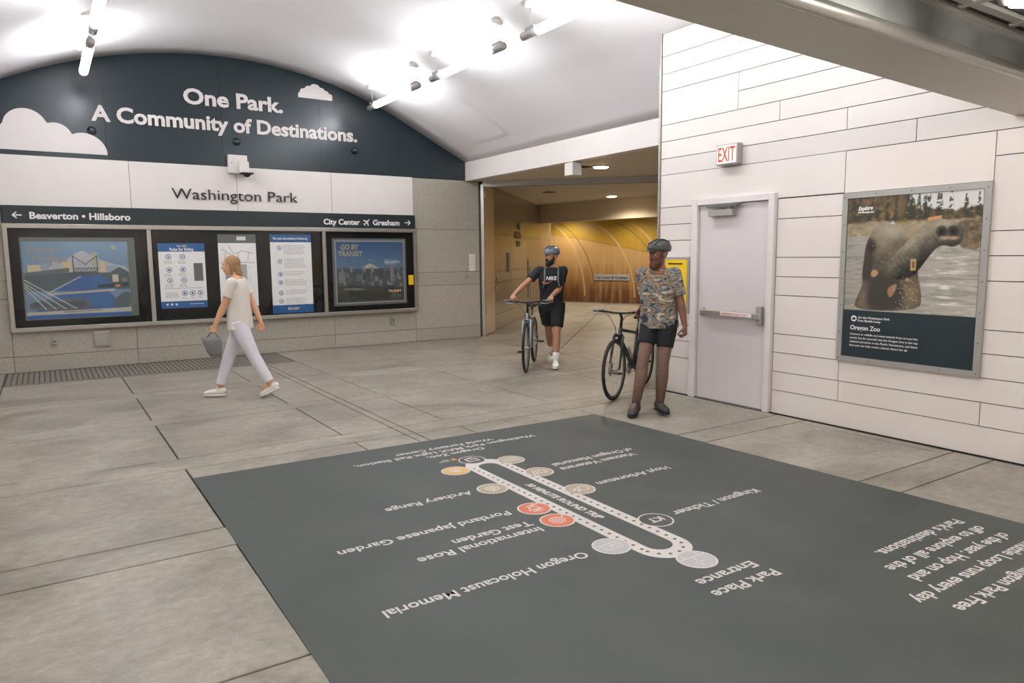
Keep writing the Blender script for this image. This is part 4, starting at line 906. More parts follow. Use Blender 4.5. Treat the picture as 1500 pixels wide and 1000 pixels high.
def badge(x, y, m, kind, r=.11):
    bm = bmesh.new(); flat(bm, circ(x, y, r, 32), fF(ZT), .0012); d = link('badge', fin(bm, 'badge'), MT['mtext'], fmp)
    bm = bmesh.new(); flat(bm, circ(x, y, r - .011, 32), fF(ZT), .0016); link('disc', fin(bm, 'disc'), MT[m], d)
    bm = bmesh.new(); f = fF(ZT); T = .002
    if kind == 'target': ringbm(bm, x, y, .05, .038, f, T); ringbm(bm, x, y, .026, .014, f, T); strokes(bm, [(x, y, x - .03, y - .07), (x, y, x, y - .06)], .01, f, T)
    elif kind == 'rose': 
        for q_, r_ in ((0, .055), (0, .037), (0, .018)): ringbm(bm, x + q_, y, r_, r_ - .008, f, T, 7)
        strokes(bm, [(x + .05, y + .03, x + .085, y + .055)], .01, f, T)
    elif kind == 'garden': ringbm(bm, x, y, .04, .028, f, T, 10); strokes(bm, [(x - .055, y - .02, x + .055, y - .02), (x - .04, y - .05, x + .04, y - .05), (x - .03, y + .05, x + .07, y + .06), (x + .02, y + .04, x + .03, y + .08)], .01, f, T)
    elif kind == 'trees': strokes(bm, [(x - .06 + i * .03, y - .05, x - .06 + i * .03, y + .055) for i in range(5)], .012, f, T)
    elif kind == 'rings': ringbm(bm, x + .02, y, .05, .042, f, T); ringbm(bm, x + .02, y, .03, .022, f, T); strokes(bm, [(x - .07, y - .05, x - .03, y + .05), (x - .05, y - .06, x - .01, y + .04)], .01, f, T)
    elif kind == 'leaf': ringbm(bm, x + .03, y, .045, .033, f, T, 12); strokes(bm, [(x - .07, y + .02, x - .01, y - .03), (x - .06, y - .02, x - .02, y + .03), (x - .04, y - .05, x - .01, y + .0)], .014, f, T)
    elif kind == 'stone': strokes(bm, [(x - .05, y - .04, x + .06, y - .03), (x + .06, y - .03, x + .05, y + .04), (x + .05, y + .04, x - .06, y + .03), (x - .06, y + .03, x - .05, y - .04), (x - .03, y, x + .035, y + .005), (x - .01, y - .02, x + .01, y + .02)], .008, f, T)
    elif kind == 'gate': strokes(bm, [(x - .09, y + .03, x + .09, y + .03), (x, y + .03, x - .02, y - .07), (x - .05, y + .03, x - .05, y + .07), (x + .05, y + .03, x + .05, y + .07), (x - .04, y - .03, x + .02, y - .03)], .01, f, T)
    elif kind == 'bus': strokes(bm, [(x - .045, y - .04, x + .045, y - .04), (x + .045, y - .04, x + .045, y + .045), (x + .045, y + .045, x - .045, y + .045), (x - .045, y + .045, x - .045, y - .04), (x - .04, y + .005, x + .04, y + .005), (x - .02, y + .062, x + .03, y + .062)], .012, f, T)
    elif kind == 'paw':
        flat(bm, circ(x, y - .01, .03, 12), f, T); [flat(bm, circ(x + .045 * math.cos(a), y - .01 + .055 * math.sin(a), .014, 8), f, T) for a in (.5, 1.2, 1.9, 2.6)]
    if kind == 'kt':
        bm.free(); text('lettering', 'KT', MT['mtext'], d, (x + .055, y + .032, ZT + .0018), (-1, 0, 0), (0, -1, 0), .105, .062, .03, ext=.0005)
    else: link('icon', fin(bm, 'icon'), MT['mtext'], d)
for a in ((2.73, 4.76, 'mat_', 'bus'), (2.985, 4.59, 'mtan', 'trees'), (2.985, 4.205, 'mtan', 'rings'), (2.985, 3.725, 'mtan', 'leaf'), (2.485, 4.58, 'myel', 'paw'), (2.495, 4.075, 'mtan', 'target'),
          (2.508, 3.59, 'mred', 'garden'), (2.508, 3.345, 'mred', 'rose'), (2.52, 2.865, 'mgrey', 'stone'), (2.775, 2.48, 'mgrey', 'gate'), (3.0, 3.01, 'mat_', 'kt')): badge(*a)
for k, pl in enumerate(([(2.2, 3.3), (2.0, 2.8), (1.85, 2.4), (1.83, 2.0)], [(3.0, 2.62), (3.25, 2.2), (3.42, 1.7), (3.5, 1.3)], [(2.3, 4.6), (2.0, 4.4), (1.6, 4.35)], [(2.9, 1.9), (3.0, 1.6), (3.3, 1.2)], [(1.1, 4.9), (1.3, 4.6), (1.25, 4.2)], [(4.2, 4.9), (4.35, 4.4), (4.3, 4.0)])):
    bm = bmesh.new(); strokes(bm, [(*a, *b) for a, b in zip(*(lambda q: (q[:-1], q[1:]))(smooth_open(pl)))], .006, fF(ZT), -.0001); link('scuff_mark', fin(bm, 'scuff_mark'), MT['scuff'], fmp)
bm = bmesh.new(); P_ = []
for i in range(10): a = PI * i / 5; r_ = .035 if i % 2 == 0 else .015; P_.append((2.615 + r_ * math.cos(a), 4.85 + r_ * math.sin(a)))
flat(bm, P_, fF(ZT), .003); link('star', fin(bm, 'star'), MT['orange'], fmp)
[text('lettering', s_, MT['mtext'], fmp, (2.575, y_, ZT), (-1, 0, 0), (0, -1, 0), w_, .02, .01, ext=.0005) for s_, y_, w_ in (('YOU ARE', 4.85, .09), ('HERE', 4.88, .055))]
#PEOPLE
# ============================================================ PEOPLE AND BICYCLES
V = Vector
def seg(bm, a, b, ra, rb, n=14):
    """rounded tapering limb segment"""
    a = V(a); b = V(b); d = b - a; Ln = d.length; d.normalize()
    rings = []; pts = []
    for k in range(1, 5): t_ = PI / 2 * k / 4; pts.append((a - d * ra * math.cos(t_), ra * math.sin(t_)))
    for k in range(0, 4): t_ = PI / 2 * k / 4; pts.append((b + d * rb * math.sin(t_), rb * math.cos(t_)))
    tubebm(bm, [p for p, r in pts], [max(r, .0008) for p, r in pts], n)
def ell(bm, c, ax, n=16):
    r = bmesh.ops.create_uvsphere(bm, u_segments=n, v_segments=n - 4, radius=1); m_ = Matrix((ax[0], ax[1], ax[2])).transposed()
    for v in r['verts']: v.co = V(c) + m_ @ v.co
def loft(bm, secs, wid, n=24):
    """secs: (centre, half width, half depth); wid: horizontal width axis"""
    wid = V(wid).normalized(); rings = []
    for i, (c, w_, d_) in enumerate(secs):
        t_ = (V(secs[min(i + 1, len(secs) - 1)][0]) - V(secs[max(i - 1, 0)][0])).normalized(); dep = t_.cross(wid).normalized()
        ring = []
        for k in range(n):
            a = 2 * PI * k / n; ca, sa = math.cos(a), math.sin(a); p = 2.4
            rr = (abs(ca) ** p + abs(sa) ** p) ** (-1 / p)
            ring.append(bm.verts.new(V(c) + wid * ca * rr * w_ + dep * sa * rr * d_))
        rings.append(ring)
    for a, b in zip(rings[:-1], rings[1:]):
        for k in range(n): bm.faces.new((a[k], a[(k + 1) % n], b[(k + 1) % n], b[k]))
    bm.faces.new(rings[0][::-1]); bm.faces.new(rings[-1])
def remesh(bm, name, m, parent, vox=.008, sm=6):
    me = fin(bm, name); o = bpy.data.objects.new(name, me); C.objects.link(o)
    r = o.modifiers.new('r', 'REMESH'); r.mode = 'VOXEL'; r.voxel_size = vox
    s = o.modifiers.new('s', 'SMOOTH'); s.factor = .5; s.iterations = sm
    dg = bpy.context.evaluated_depsgraph_get(); me2 = bpy.data.meshes.new_from_object(o.evaluated_get(dg)); bpy.data.objects.remove(o)
    me2.materials.clear()
    return link(name, me2, m, parent, smooth=True)
def ik(a, b, l1, l2, pole):
    a = V(a); b = V(b); d = b - a; D_ = min(d.length, (l1 + l2) * .999); d.normalize()
    x = (l1 * l1 - l2 * l2 + D_ * D_) / (2 * D_); h_ = math.sqrt(max(l1 * l1 - x * x, 0)); p = V(pole); p = (p - d * p.dot(d)).normalized()
    return a + d * x + p * h_
def hand(bm, wr, d, n, side, curl=1.0, s=1.):
    """wr wrist, d hand direction, n palm normal (fingers curl towards it), side = thumb side"""
    d = V(d).normalized(); side = V(side); side = (side - d * side.dot(d)).normalized(); n = V(n); n = (n - d * n.dot(d) - side * n.dot(side)).normalized()
    wr = V(wr)
    for k, o_ in enumerate((.030, .010, -.010, -.029)):
        kn = wr + d * (.088 - .006 * abs(k - 1)) * s + side * o_ * s
        seg(bm, wr + d * .012 * s + side * o_ * .6 * s, kn, .014 * s, .0105 * s, 8)
        L3 = [(.040, .024, .019), (.044, .028, .020), (.041, .026, .020), (.033, .020, .017)][k]
        p = kn; a = .25 * curl
        for j in range(3):
            a += (.55 + .25 * j) * curl * .9; q = p + (d * math.cos(a) + n * math.sin(a)) * L3[j] * s
            seg(bm, p, q, (.0095 - .0012 * j) * s, (.0085 - .0012 * j) * s, 8); p = q
    b = wr + d * .02 * s + side * .022 * s; q = b + (d * .6 + side * .7 + n * .35).normalized() * .042 * s
    seg(bm, b, q, .014 * s, .011 * s, 8); q2_ = q + (d * .8 + side * .15 + n * .55 * curl).normalized() * .03 * s; seg(bm, q, q2_, .0105 * s, .009 * s, 8); seg(bm, q2_, q2_ + (d * .75 + n * .6 * curl).normalized() * .024 * s, .009 * s, .0075 * s, 8)
def head(bm, c, fd, s=1.):
    f = V(fd).normalized(); u = V((0, 0, 1)); f = (f - u * f.z * .6).normalized(); l = u.cross(f).normalized(); u = f.cross(l).normalized(); c = V(c)
    P = lambda a, b, d: c + (f * a + l * b + u * d) * s
    A = lambda a, b, d: (f * a * s, l * b * s, u * d * s)
    ell(bm, P(-.008, 0, .025), A(.098, .076, .092)); ell(bm, P(.022, 0, -.035), A(.068, .060, .075)); ell(bm, P(.045, 0, -.085), A(.036, .036, .026))
    seg(bm, P(.088, 0, .012), P(.108, 0, -.022), .008 * s, .014 * s, 10); seg(bm, P(.10, .012, -.026), P(.10, -.012, -.026), .009 * s, .009 * s, 8)
    seg(bm, P(.078, .034, .022), P(.078, -.034, .022), .017 * s, .017 * s, 10)
    seg(bm, P(.082, .02, -.054), P(.082, -.02, -.054), .009 * s, .009 * s, 8); seg(bm, P(.079, .017, -.066), P(.079, -.017, -.066), .010 * s, .010 * s, 8)
    for sg in (1, -1): ell(bm, P(-.008, sg * .079, -.008), A(.020, .010, .032), 12); ell(bm, P(.062, sg * .045, -.022), A(.022, .018, .022), 10)
    return P, A
def eyes(P, A, parent, iris, s=1.):
    for sg in (1, -1):
        bm = bmesh.new(); ell(bm, P(.0745, sg * .030, .002), A(.0125, .0125, .009), 12); e = link('eye', fin(bm, 'eye'), MT['txt'], parent, smooth=True)
        bm = bmesh.new(); ell(bm, P(.0845, sg * .030, .002), A(.004, .0068, .0068), 10); link('iris', fin(bm, 'iris'), iris, e, smooth=True)
def foot(bm, ank, d, up_=0., s=1., bare=True):
    d = V(d); d.z = 0; d.normalize(); a = V(ank); z = V((0, 0, 1)); t = (d * math.cos(up_) - z * math.sin(up_)); nn = (z * math.cos(up_) + d * math.sin(up_))
    return a, t, nn
def shoe(name, ank, d, pitch, m, parent, sole, s=1., low=True, h=.075):
    a = V(ank); d = V(d); d.z = 0; d.normalize(); z = V((0, 0, 1)); t = d * math.cos(pitch) - z * math.sin(pitch); n = z * math.cos(pitch) + d * math.sin(pitch); l = n.cross(t)
    o = a - n * (h - 0.012)
    bm = bmesh.new()
    secs = [(-.075, .020, .025), (-.062, .034, .040), (-.02, .038, .045), (.04, .040, .038), (.10, .047, .030), (.145, .046, .024), (.175, .036, .018), (.192, .012, .010)]
    loft(bm, [(o + t * x * s + n * (hh * s + .012), w_ * s, hh * s) for x, w_, hh in secs], l, 18)
    seg(bm, o + t * -.03 * s + n * .04, a + n * .02, .040 * s, .038 * s)
    sh = remesh(bm, name, m, parent, .006, 3)
    bm = bmesh.new(); loft(bm, [(o + t * x * s + n * .006, (w_ + .005) * s, .010) for x, w_, hh in secs], l, 18); link('sole', fin(bm, 'sole'), sole, sh, smooth=True)
    bm = bmesh.new()
    for x in (.045, .065, .085): seg(bm, o + t * x * s + l * .02 + n * (.074 - x * .15), o + t * x * s - l * .02 + n * (.074 - x * .15), .003, .003, 6)
    link('laces', fin(bm, 'laces'), sole, sh, smooth=True)
    return sh

def person(name, label, d):
    """d: measured joints; builds one continuous body plus clothes"""
    s = d.get('s', 1.); h = V((*d['h'], 0)).normalized(); l = V((-h.y, h.x, 0)); z = V((0, 0, 1))
    pel = V(d['pel']); ch = V(d['ch']); nk = ch + z * .20 * s + (ch - pel) * .1; hc = V(d['hc']); skin = d['skin']
    hs = V((*d.get('hs', d['h']), 0)).normalized(); ls = V((-hs.y, hs.x, 0))
    r = empty(name, (pel.x, pel.y, 0), label, 'person')
    sw = d.get('sw', .175) * s
    sh = {1: ch + z * .15 * s + ls * sw, -1: ch + z * .15 * s - ls * sw}
    hip = {1: pel + l * .092 * s, -1: pel - l * .092 * s}
    el = {}; kn = {}
    for q in (1, -1):
        el[q] = ik(sh[q], d['wr'][q], .285 * s, .255 * s, d['ep'][q]); kn[q] = ik(hip[q], d['an'][q], .43 * s, .415 * s, h)
    # keep reach true
    wrs = {}
    for q in (1, -1):
        v = V(d['wr'][q]) - el[q]; wrs[q] = el[q] + v.normalized() * min(v.length, .26 * s)
    bm = bmesh.new()
    fem = d.get('fem', False)
    wd = (.155, .125, .140, .165, .150) if fem else (.155, .145, .155, .178, .165)
    up1 = (ch - pel)
    loft(bm, [(pel - z * .06 * s, .10 * s, .07 * s), (pel, wd[0] * s, .105 * s), (pel + up1 * .35, wd[1] * s, .095 * s), (pel + up1 * .7, wd[2] * s, .105 * s), (ch, wd[3] * s, .112 * s), (ch + z * .10 * s, wd[4] * s, .10 * s), (ch + z * .165 * s, .115 * s, .075 * s), (nk, .062 * s, .062 * s)], ls)
    seg(bm, nk - z * .03, hc - z * .03 * s - V(d['fd']) * .012, .060 * s, .054 * s)
    for q in (1, -1):
        seg(bm, ch + z * .14 * s + ls * q * .1 * s, sh[q], .058 * s, .056 * s); seg(bm, sh[q], el[q], .052 * s, .040 * s); seg(bm, el[q], el[q].lerp(wrs[q], .35), .041 * s, .041 * s); seg(bm, el[q].lerp(wrs[q], .35), wrs[q], .040 * s, .026 * s)
        seg(bm, hip[q], hip[q].lerp(kn[q], .4), .088 * s, .080 * s); seg(bm, hip[q].lerp(kn[q], .4), kn[q], .080 * s, .056 * s); calf = kn[q].lerp(V(d['an'][q]), .35) - h * .012
        seg(bm, kn[q], calf, .055 * s, .058 * s); seg(bm, calf, d['an'][q], .057 * s, .036 * s)
        seg(bm, d['an'][q], V(d['an'][q]) + V(d['fdir'][q]).normalized() * .10 - z * .03, .036, .028)
        hd_ = V(d['hd'][q]); hand(bm, wrs[q], hd_, d['hn'][q], d['ht'][q], d.get('curl', 1.5), s)
    P, A = head(bm, hc, d['fd'], s)
    body = remesh(bm, 'body', skin, r, .0068, 4)
    eyes(P, A, r, MT['blk'])
    return r, dict(h=h, l=l, hs=hs, ls=ls, pel=pel, ch=ch, nk=nk, hc=hc, sh=sh, hip=hip, el=el, kn=kn, wr=wrs, P=P, A=A, s=s, up=up1, wd=wd, z=z)
def shirt(r, g, m, sleeve=.62, hem=-.02, puff=1.13, name='shirt', flare=0.):
    s, z, pel, ch, up1, wd = g['s'], g['z'], g['pel'], g['ch'], g['up'], g['wd']; bm = bmesh.new()
    loft(bm, [(pel + z * hem, (wd[0] + flare) * puff * s, .118 * puff * s), (pel + up1 * .2, (wd[0] + flare * .5) * puff * s, .112 * puff * s), (pel + up1 * .55, (wd[1] + .012) * puff * s, .105 * puff * s), (ch, wd[3] * 1.07 * s, .122 * s), (ch + z * .10 * s, wd[4] * 1.07 * s, .112 * s), (ch + z * .17 * s, .125 * s, .088 * s), (ch + z * .195 * s, .082 * s, .078 * s)], g['ls'])
    for q in (1, -1):
        seg(bm, ch + z * .135 * s + g['ls'] * q * .1 * s, g['sh'][q], .066 * s, .066 * s); e = g['sh'][q].lerp(g['el'][q], sleeve)
        d_ = (e - g['sh'][q]).normalized()
        tubebm(bm, [g['sh'][q] - d_ * .03, g['sh'][q], g['sh'][q].lerp(e, .5), e], [.058 * s, .067 * s, .066 * s, .068 * s], 18)
    return remesh(bm, name, m, r, .0075, 4)
def shorts(r, g, m, k=.72, wide=1.14, name='shorts', top=.10):
    s, z, pel = g['s'], g['z'], g['pel']; bm = bmesh.new()
    loft(bm, [(pel - z * .10 * s, .13 * s, .10 * s), (pel - z * .04 * s, .168 * s, .118 * s), (pel + z * .02, .168 * s, .116 * s), (pel + z * top, .158 * s, .108 * s)], g['l'])
    for q in (1, -1):
        e = g['hip'][q].lerp(g['kn'][q], k); tubebm(bm, [g['hip'][q] + z * .02, g['hip'][q].lerp(e, .3), e], [.098 * s * wide, .096 * s * wide, .078 * s * wide], 20)
    return remesh(bm, name, m, r, .0075, 4)
def helmet(r, g, m, strap):
    P, A = g['P'], g['A']; bm = bmesh.new(); ell(bm, P(-.012, 0, .062), A(.132, .103, .088), 24)
    for v in list(bm.verts):
        pass
    cut = P(0, 0, .035); n_ = (P(0, 0, 1) - P(0, 0, 0)).normalized() + (P(1, 0, 0) - P(0, 0, 0)).normalized() * -.12
    bmesh.ops.bisect_plane(bm, geom=bm.verts[:] + bm.edges[:] + bm.faces[:], plane_co=cut, plane_no=n_, clear_inner=True)
    hmt = link('helmet', fin(bm, 'helmet'), m, r, smooth=True); md_ = hmt.modifiers.new('s', 'SOLIDIFY'); md_.thickness = .012; md_.offset = -1
    bm = bmesh.new()
    for b_ in (-.05, -.017, .017, .05): 
        w_ = math.sqrt(1 - (b_ / .103) ** 2); pts = [P(-.012 + .133 * w_ * math.cos(t_), b_, .062 + .0895 * w_ * math.sin(t_)) for t_ in np.linspace(.55, 2.5, 10)]; tubebm(bm, pts, .006, 6)
    link('vents', fin(bm, 'vents'), MT['blk'], hmt, smooth=True)
    bm = bmesh.new(); ell(bm, P(.105, 0, .045), A(.045, .075, .006), 16); link('visor', fin(bm, 'visor'), m, hmt, smooth=True)
    bm = bmesh.new(); tubebm(bm, [P(.02, .088, .03), P(.025, .075, -.05), P(.03, .0, -.118), P(.025, -.075, -.05), P(.02, -.088, .03)], .004, 6); link('chin_strap', fin(bm, 'chin_strap'), strap, hmt, smooth=True)
def beard(r, g, m):
    P, A = g['P'], g['A']; bm = bmesh.new(); ell(bm, P(.040, 0, -.085), A(.062, .060, .055)); ell(bm, P(.072, 0, -.105), A(.040, .042, .048)); seg(bm, P(.018, .068, -.02), P(.04, .05, -.08), .016, .024); seg(bm, P(.018, -.068, -.02), P(.04, -.05, -.08), .016, .024)
    seg(bm, P(.094, .022, -.045), P(.094, -.022, -.045), .010, .010, 8)
    return remesh(bm, 'beard', m, r, .006, 2)
def hair(r, g, m, long_=False):
    P, A = g['P'], g['A']; bm = bmesh.new(); ell(bm, P(-.022, 0, .035), A(.098, .084, .092)); ell(bm, P(-.06, 0, -.03), A(.055, .070, .06))
    if long_: ell(bm, P(-.085, 0, -.085), A(.042, .055, .085)); seg(bm, P(-.02, .07, .02), P(-.03, .07, -.09), .022, .014); seg(bm, P(-.02, -.07, .02), P(-.03, -.07, -.09), .022, .014)
    return remesh(bm, 'hair', m, r, .007, 3)
def sock(r, g, q, an, k, m, name='sock'):
    a = V(an); b = a.lerp(g['kn'][q], k); bm = bmesh.new(); tubebm(bm, [a - V((0, 0, .01)), a.lerp(b, .5), b], [.043, .046, .050], 18); return link(name, fin(bm, name), m, r, smooth=True)

def bicycle(label, fc, hd, frame_m, accent, fork_m):
    r = empty('bicycle', (fc[0] - hd[0] * 1.03 / 1, fc[1] - hd[1] * 1.03, 0), label, 'bicycle', None, (0, 0, math.atan2(hd[1], hd[0])))
    W = dict(world=False)
    def wheel(x):
        bm = bmesh.new(); n = 40
        tubebm(bm, [(x + .322 * math.cos(2 * PI * i / n), 0, .342 + .322 * math.sin(2 * PI * i / n)) for i in range(n)], .020, 10, closed=True); w_ = link('wheel', fin(bm, 'wheel'), MT['blk'], r, world=False, smooth=True)
        tube('rim', MT['pdk'], w_, [(x + .298 * math.cos(2 * PI * i / n), 0, .342 + .298 * math.sin(2 * PI * i / n)) for i in range(n)], .010, 8, closed=True, **W)
        tube('hub', MT['grey'], w_, [(x, -.05, .342), (x, -.03, .342), (x, .03, .342), (x, .05, .342)], [.012, .02, .02, .012], 12, **W)
        bm = bmesh.new()
        for i in range(24):
            a = 2 * PI * i / 24; sg = .028 if i % 2 else -.028; o_ = .25 if (i // 2) % 2 else -.25
            tubebm(bm, [(x + .02 * math.cos(a + o_), sg, .342 + .02 * math.sin(a + o_)), (x + .29 * math.cos(a), 0, .342 + .29 * math.sin(a))], .0014, 4)
        link('spokes', fin(bm, 'spokes'), MT['steel'], w_, world=False)
        tube('brake_disc', MT['steel'], w_, [(x, -.04, .342), (x, -.042, .342)], [.075, .075], 20, **W)
    wheel(0); wheel(1.03)
    bb = (.42, 0, .285); st = (.27, 0, .72); ht = (.83, 0, .80); hb_ = (.885, 0, .645)
    bm = bmesh.new(); tubebm(bm, [bb, (.865, 0, .675)], .026, 12); tubebm(bm, [(.285, 0, .68), (.835, 0, .765)], .018, 12); tubebm(bm, [bb, st], .017, 12); tubebm(bm, [ht, hb_], .022, 12)
    for sy in (1, -1): tubebm(bm, [(bb[0], sy * .02, bb[2]), (.3, sy * .045, .30), (0, sy * .062, .342)], .010, 8); tubebm(bm, [(.288, sy * .015, .66), (.25, sy * .03, .61), (0, sy * .062, .342)], .008, 8)
    link('frame', fin(bm, 'frame'), frame_m, r, world=False, smooth=True)
    bm = bmesh.new(); tubebm(bm, [hb_, (.895, 0, .62)], .022, 12); tubebm(bm, [(.9, .05, .715), (.9, -.05, .715)], .014, 10)
    for sy in (1, -1): tubebm(bm, [(.895, sy * .02, .70), (.90, sy * .052, .70), (.955, sy * .055, .55), (1.0, sy * .058, .42), (1.03, sy * .06, .342)], [.016, .017, .015, .012, .010], 10)
    link('fork', fin(bm, 'fork'), fork_m, r, world=False, smooth=True)
    bm = bmesh.new(); tubebm(bm, [ht, (.805, 0, .90), (.86, 0, .955)], .016, 10); link('stem', fin(bm, 'stem'), MT['blk'], r, world=False, smooth=True)
    hb2 = tube('handlebar', MT['blk'], r, [(.81, .33, .975), (.845, .2, .972), (.86, .06, .955), (.86, -.06, .955), (.845, -.2, .972), (.81, -.33, .975)], .012, 10, **W)
    for sy in (1, -1):
        tube('grip', MT['pdk'], hb2, [(.832, sy * .21, .973), (.808, sy * .34, .975)], .018, 12, **W); tube('brake_lever', MT['grey'], hb2, [(.86, sy * .19, .955), (.885, sy * .22, .945), (.875, sy * .30, .94)], .006, 6, **W)
    bm = bmesh.new(); tubebm(bm, [st, (.235, 0, .84)], .014, 10); link('seat_post', fin(bm, 'seat_post'), MT['steeld'], r, world=False, smooth=True)
    bm = bmesh.new(); loft(bm, [((.10, 0, .875), .03, .01), ((.12, 0, .872), .07, .022), ((.2, 0, .87), .065, .024), ((.28, 0, .868), .035, .02), ((.36, 0, .866), .018, .016), ((.385, 0, .864), .01, .01)], (0, 1, 0)); link('saddle', fin(bm, 'saddle'), MT['blk'], r, world=False, smooth=True)
    cr = tube('crank', MT['grey'], r, [(.42, -.045, .285), (.42, -.052, .285)], [.085, .085], 24, **W)
    for sg, y0 in ((1, -.075), (-1, .075)):
        tube('crank_arm', MT['grey'], cr, [(.42, y0 * .8, .285), (.42 + sg * .155, y0, .285 - sg * .06)], .010, 8, **W); bm = bmesh.new(); x_, z_ = .42 + sg * .155, .285 - sg * .06; bbox(bm, (x_ - .045, min(y0, y0 * 2.3), z_ - .010), (x_ + .045, max(y0, y0 * 2.3), z_ + .010), .003); link('pedal', fin(bm, 'pedal'), MT['blk'], cr, world=False)
    bm = bmesh.new(); tubebm(bm, [(.42, -.048, .368), (0, -.048, .385)], .005, 6); tubebm(bm, [(.42, -.048, .202), (.02, -.048, .25), (0, -.048, .30)], .005, 6); link('chain', fin(bm, 'chain'), MT['steeld'], r, world=False)
    tube('cable', MT['blk'], r, [(.86, .18, .96), (.95, .10, .93), (.94, .03, .84), (.88, .02, .72)], .004, 6, **W); tube('cable', MT['blk'], r, [(.86, -.18, .96), (.97, -.08, .92), (.95, -.02, .80), (.92, -.02, .70)], .004, 6, **W)
    if accent: tube('bottle', MT['grey'], r, [(.50, 0, .40), (.53, 0, .44), (.62, 0, .53), (.64, 0, .55)], [.03, .036, .036, .02], 14, **W)
    return r
# the mudguarded bicycle frame origin sits at the rear contact: local x = 0 rear hub, 1.03 front hub
skin1 = mat('skin_warm', (176, 128, 96), .5, ncol=(160, 112, 84), nscale=12, nmix=.5)
skin2 = mat('skin_tanned', (134, 88, 66), .5, ncol=(96, 66, 54), nscale=16, nmix=.7)
skin3 = mat('skin_light', (206, 160, 124), .5, ncol=(196, 148, 112), nscale=12, nmix=.5)
black_cloth = mat('black_cotton', (24, 27, 30), .85, bump=.2, bscale=25); black_short = mat('black_shorts_cloth', (20, 22, 25), .8, bump=.15, bscale=20)
hblue = mat('helmet_grey_blue', (104, 116, 128), .3); hdark = mat('helmet_dark', (62, 66, 66), .35)
white_shoe = mat('white_shoe', (226, 222, 216), .55); white_sock = mat('white_sock', (230, 226, 222), .8, bump=.1)
hairb = mat('black_beard', (22, 20, 19), .8, bump=.5, bscale=80); hairr = mat('auburn_beard', (92, 58, 40), .8, bump=.5, bscale=80); hairl = mat('light_brown_hair', (150, 116, 82), .7, bump=.4, bscale=60)
silver = mat('silver_paint', (150, 156, 160), .3, .7); dkf = mat('dark_frame_paint', (34, 38, 42), .35)
# patterned shirt
ps = bpy.data.materials.new('patterned_shirt'); ps.use_nodes = True; nt = ps.node_tree; N = nt.nodes; tc = N.new('ShaderNodeTexCoord'); v1 = N.new('ShaderNodeTexNoise'); v1.inputs['Scale'].default_value = 7; v1.inputs['Detail'].default_value = 4; v1.inputs['Distortion'].default_value = 1.6
mp = N.new('ShaderNodeMapping'); mp.inputs['Scale'].default_value = (.8, .8, 1.9); nt.links.new(tc.outputs['Object'], mp.inputs[0]); nt.links.new(mp.outputs[0], v1.inputs[0])
rp = N.new('ShaderNodeValToRGB'); rp.color_ramp.interpolation = 'CONSTANT'; e = rp.color_ramp.elements; e[0].position = 0; e[0].color = (*L((44, 56, 64)), 1); e[1].position = .62; e[1].color = (*L((196, 184, 158)), 1)
for p, c in ((.38, (92, 108, 118)), (.44, (150, 142, 122)), (.49, (148, 100, 62)), (.53, (70, 78, 74)), (.57, (140, 148, 148))): k = e.new(p); k.color = (*L(c), 1)
nt.links.new(v1.outputs['Fac'], rp.inputs[0]); nt.links.new(rp.outputs[0], N['Principled BSDF'].inputs['Base Color']); N['Principled BSDF'].inputs['Roughness'].default_value = .85

# ---- bearded man with a bicycle coming out of the corridor
man, g = person('person', 'bearded man in black shirt and shorts with grey-blue helmet walking a bicycle', dict(
    h=(-.60, -.80), hs=(-.59, -.81), pel=(6.13, 8.31, .90), ch=(6.10, 8.27, 1.24), hc=(6.085, 8.25, 1.585), fd=V((-.99, -.12, -.05)), skin=skin1, s=.985,
    an={1: (6.03, 8.08, .085), -1: (6.43, 8.72, .115)}, wr={1: (5.95, 8.06, 1.035), -1: (5.54, 8.42, 1.045)}, ep={1: (.5, .4, -.6), -1: (-.3, .6, -.7)},
    hd={1: (-.65, -.55, -.5), -1: (-.65, -.55, -.5)}, hn={1: (0, 0, -1), -1: (0, 0, -1)}, ht={1: (-.75, .66, 0), -1: (.75, -.66, 0)}, fdir={1: (-.6, -.8, 0), -1: (-.6, -.8, 0)}))
sh_ = shirt(man, g, black_cloth, .66, -.02, 1.10); shorts(man, g, black_short, .80, 1.16); helmet(man, g, hblue, MT['blk']); beard(man, g, hairb)
for q, an, pt in ((1, (6.03, 8.08, .085), 0), (-1, (6.43, 8.72, .115), .25)): sock(man, g, q, an, .33, white_sock); shoe('shoe', an, (-.6, -.8, 0), pt, white_shoe, man, white_shoe)
for q in (1, -1):
    c = g['ch']; l_ = g['ls'] * q * .095; f = g['hs']; zz = V((0, 0, 1)); bm = bmesh.new(); tubebm(bm, [c - zz * .10 + l_ * 1.25 + f * .122, c + l_ + f * .130, c + zz * .10 + l_ + f * .112, c + zz * .175 + l_ + f * .04, c + zz * .16 + l_ - f * .07, c + l_ - f * .125], .013, 8); link('backpack_strap', fin(bm, 'backpack_strap'), MT['pdk'], man, smooth=True)
rt = -g['ls']; rt = g['ls']; fo = g['ch'] + g['hs'] * .133 + V((0, 0, .015)) - rt * .075
text('lettering', 'NIKE', MT['txt'], sh_, fo, rt, (0, 0, 1), .15, .05, .03, ext=.004, shear=.15)
sx_ = lambda a, b: fo + rt * a + V((0, 0, b)) + g['hs'] * .004
bm = bmesh.new(); P_ = [(-.04, -.012), (-.055, -.04), (-.03, -.062), (.02, -.05), (.10, -.012), (.02, -.035), (-.02, -.042), (-.034, -.03)]; bm.faces.new([bm.verts.new(sx_(a, b)) for a, b in P_]); link('printed_tick', fin(bm, 'printed_tick'), MT['mred'], sh_)
bicycle('silver bicycle with straight handlebar walked by the bearded man', (5.485, 8.03), (-.66, -.751), silver, False, silver)
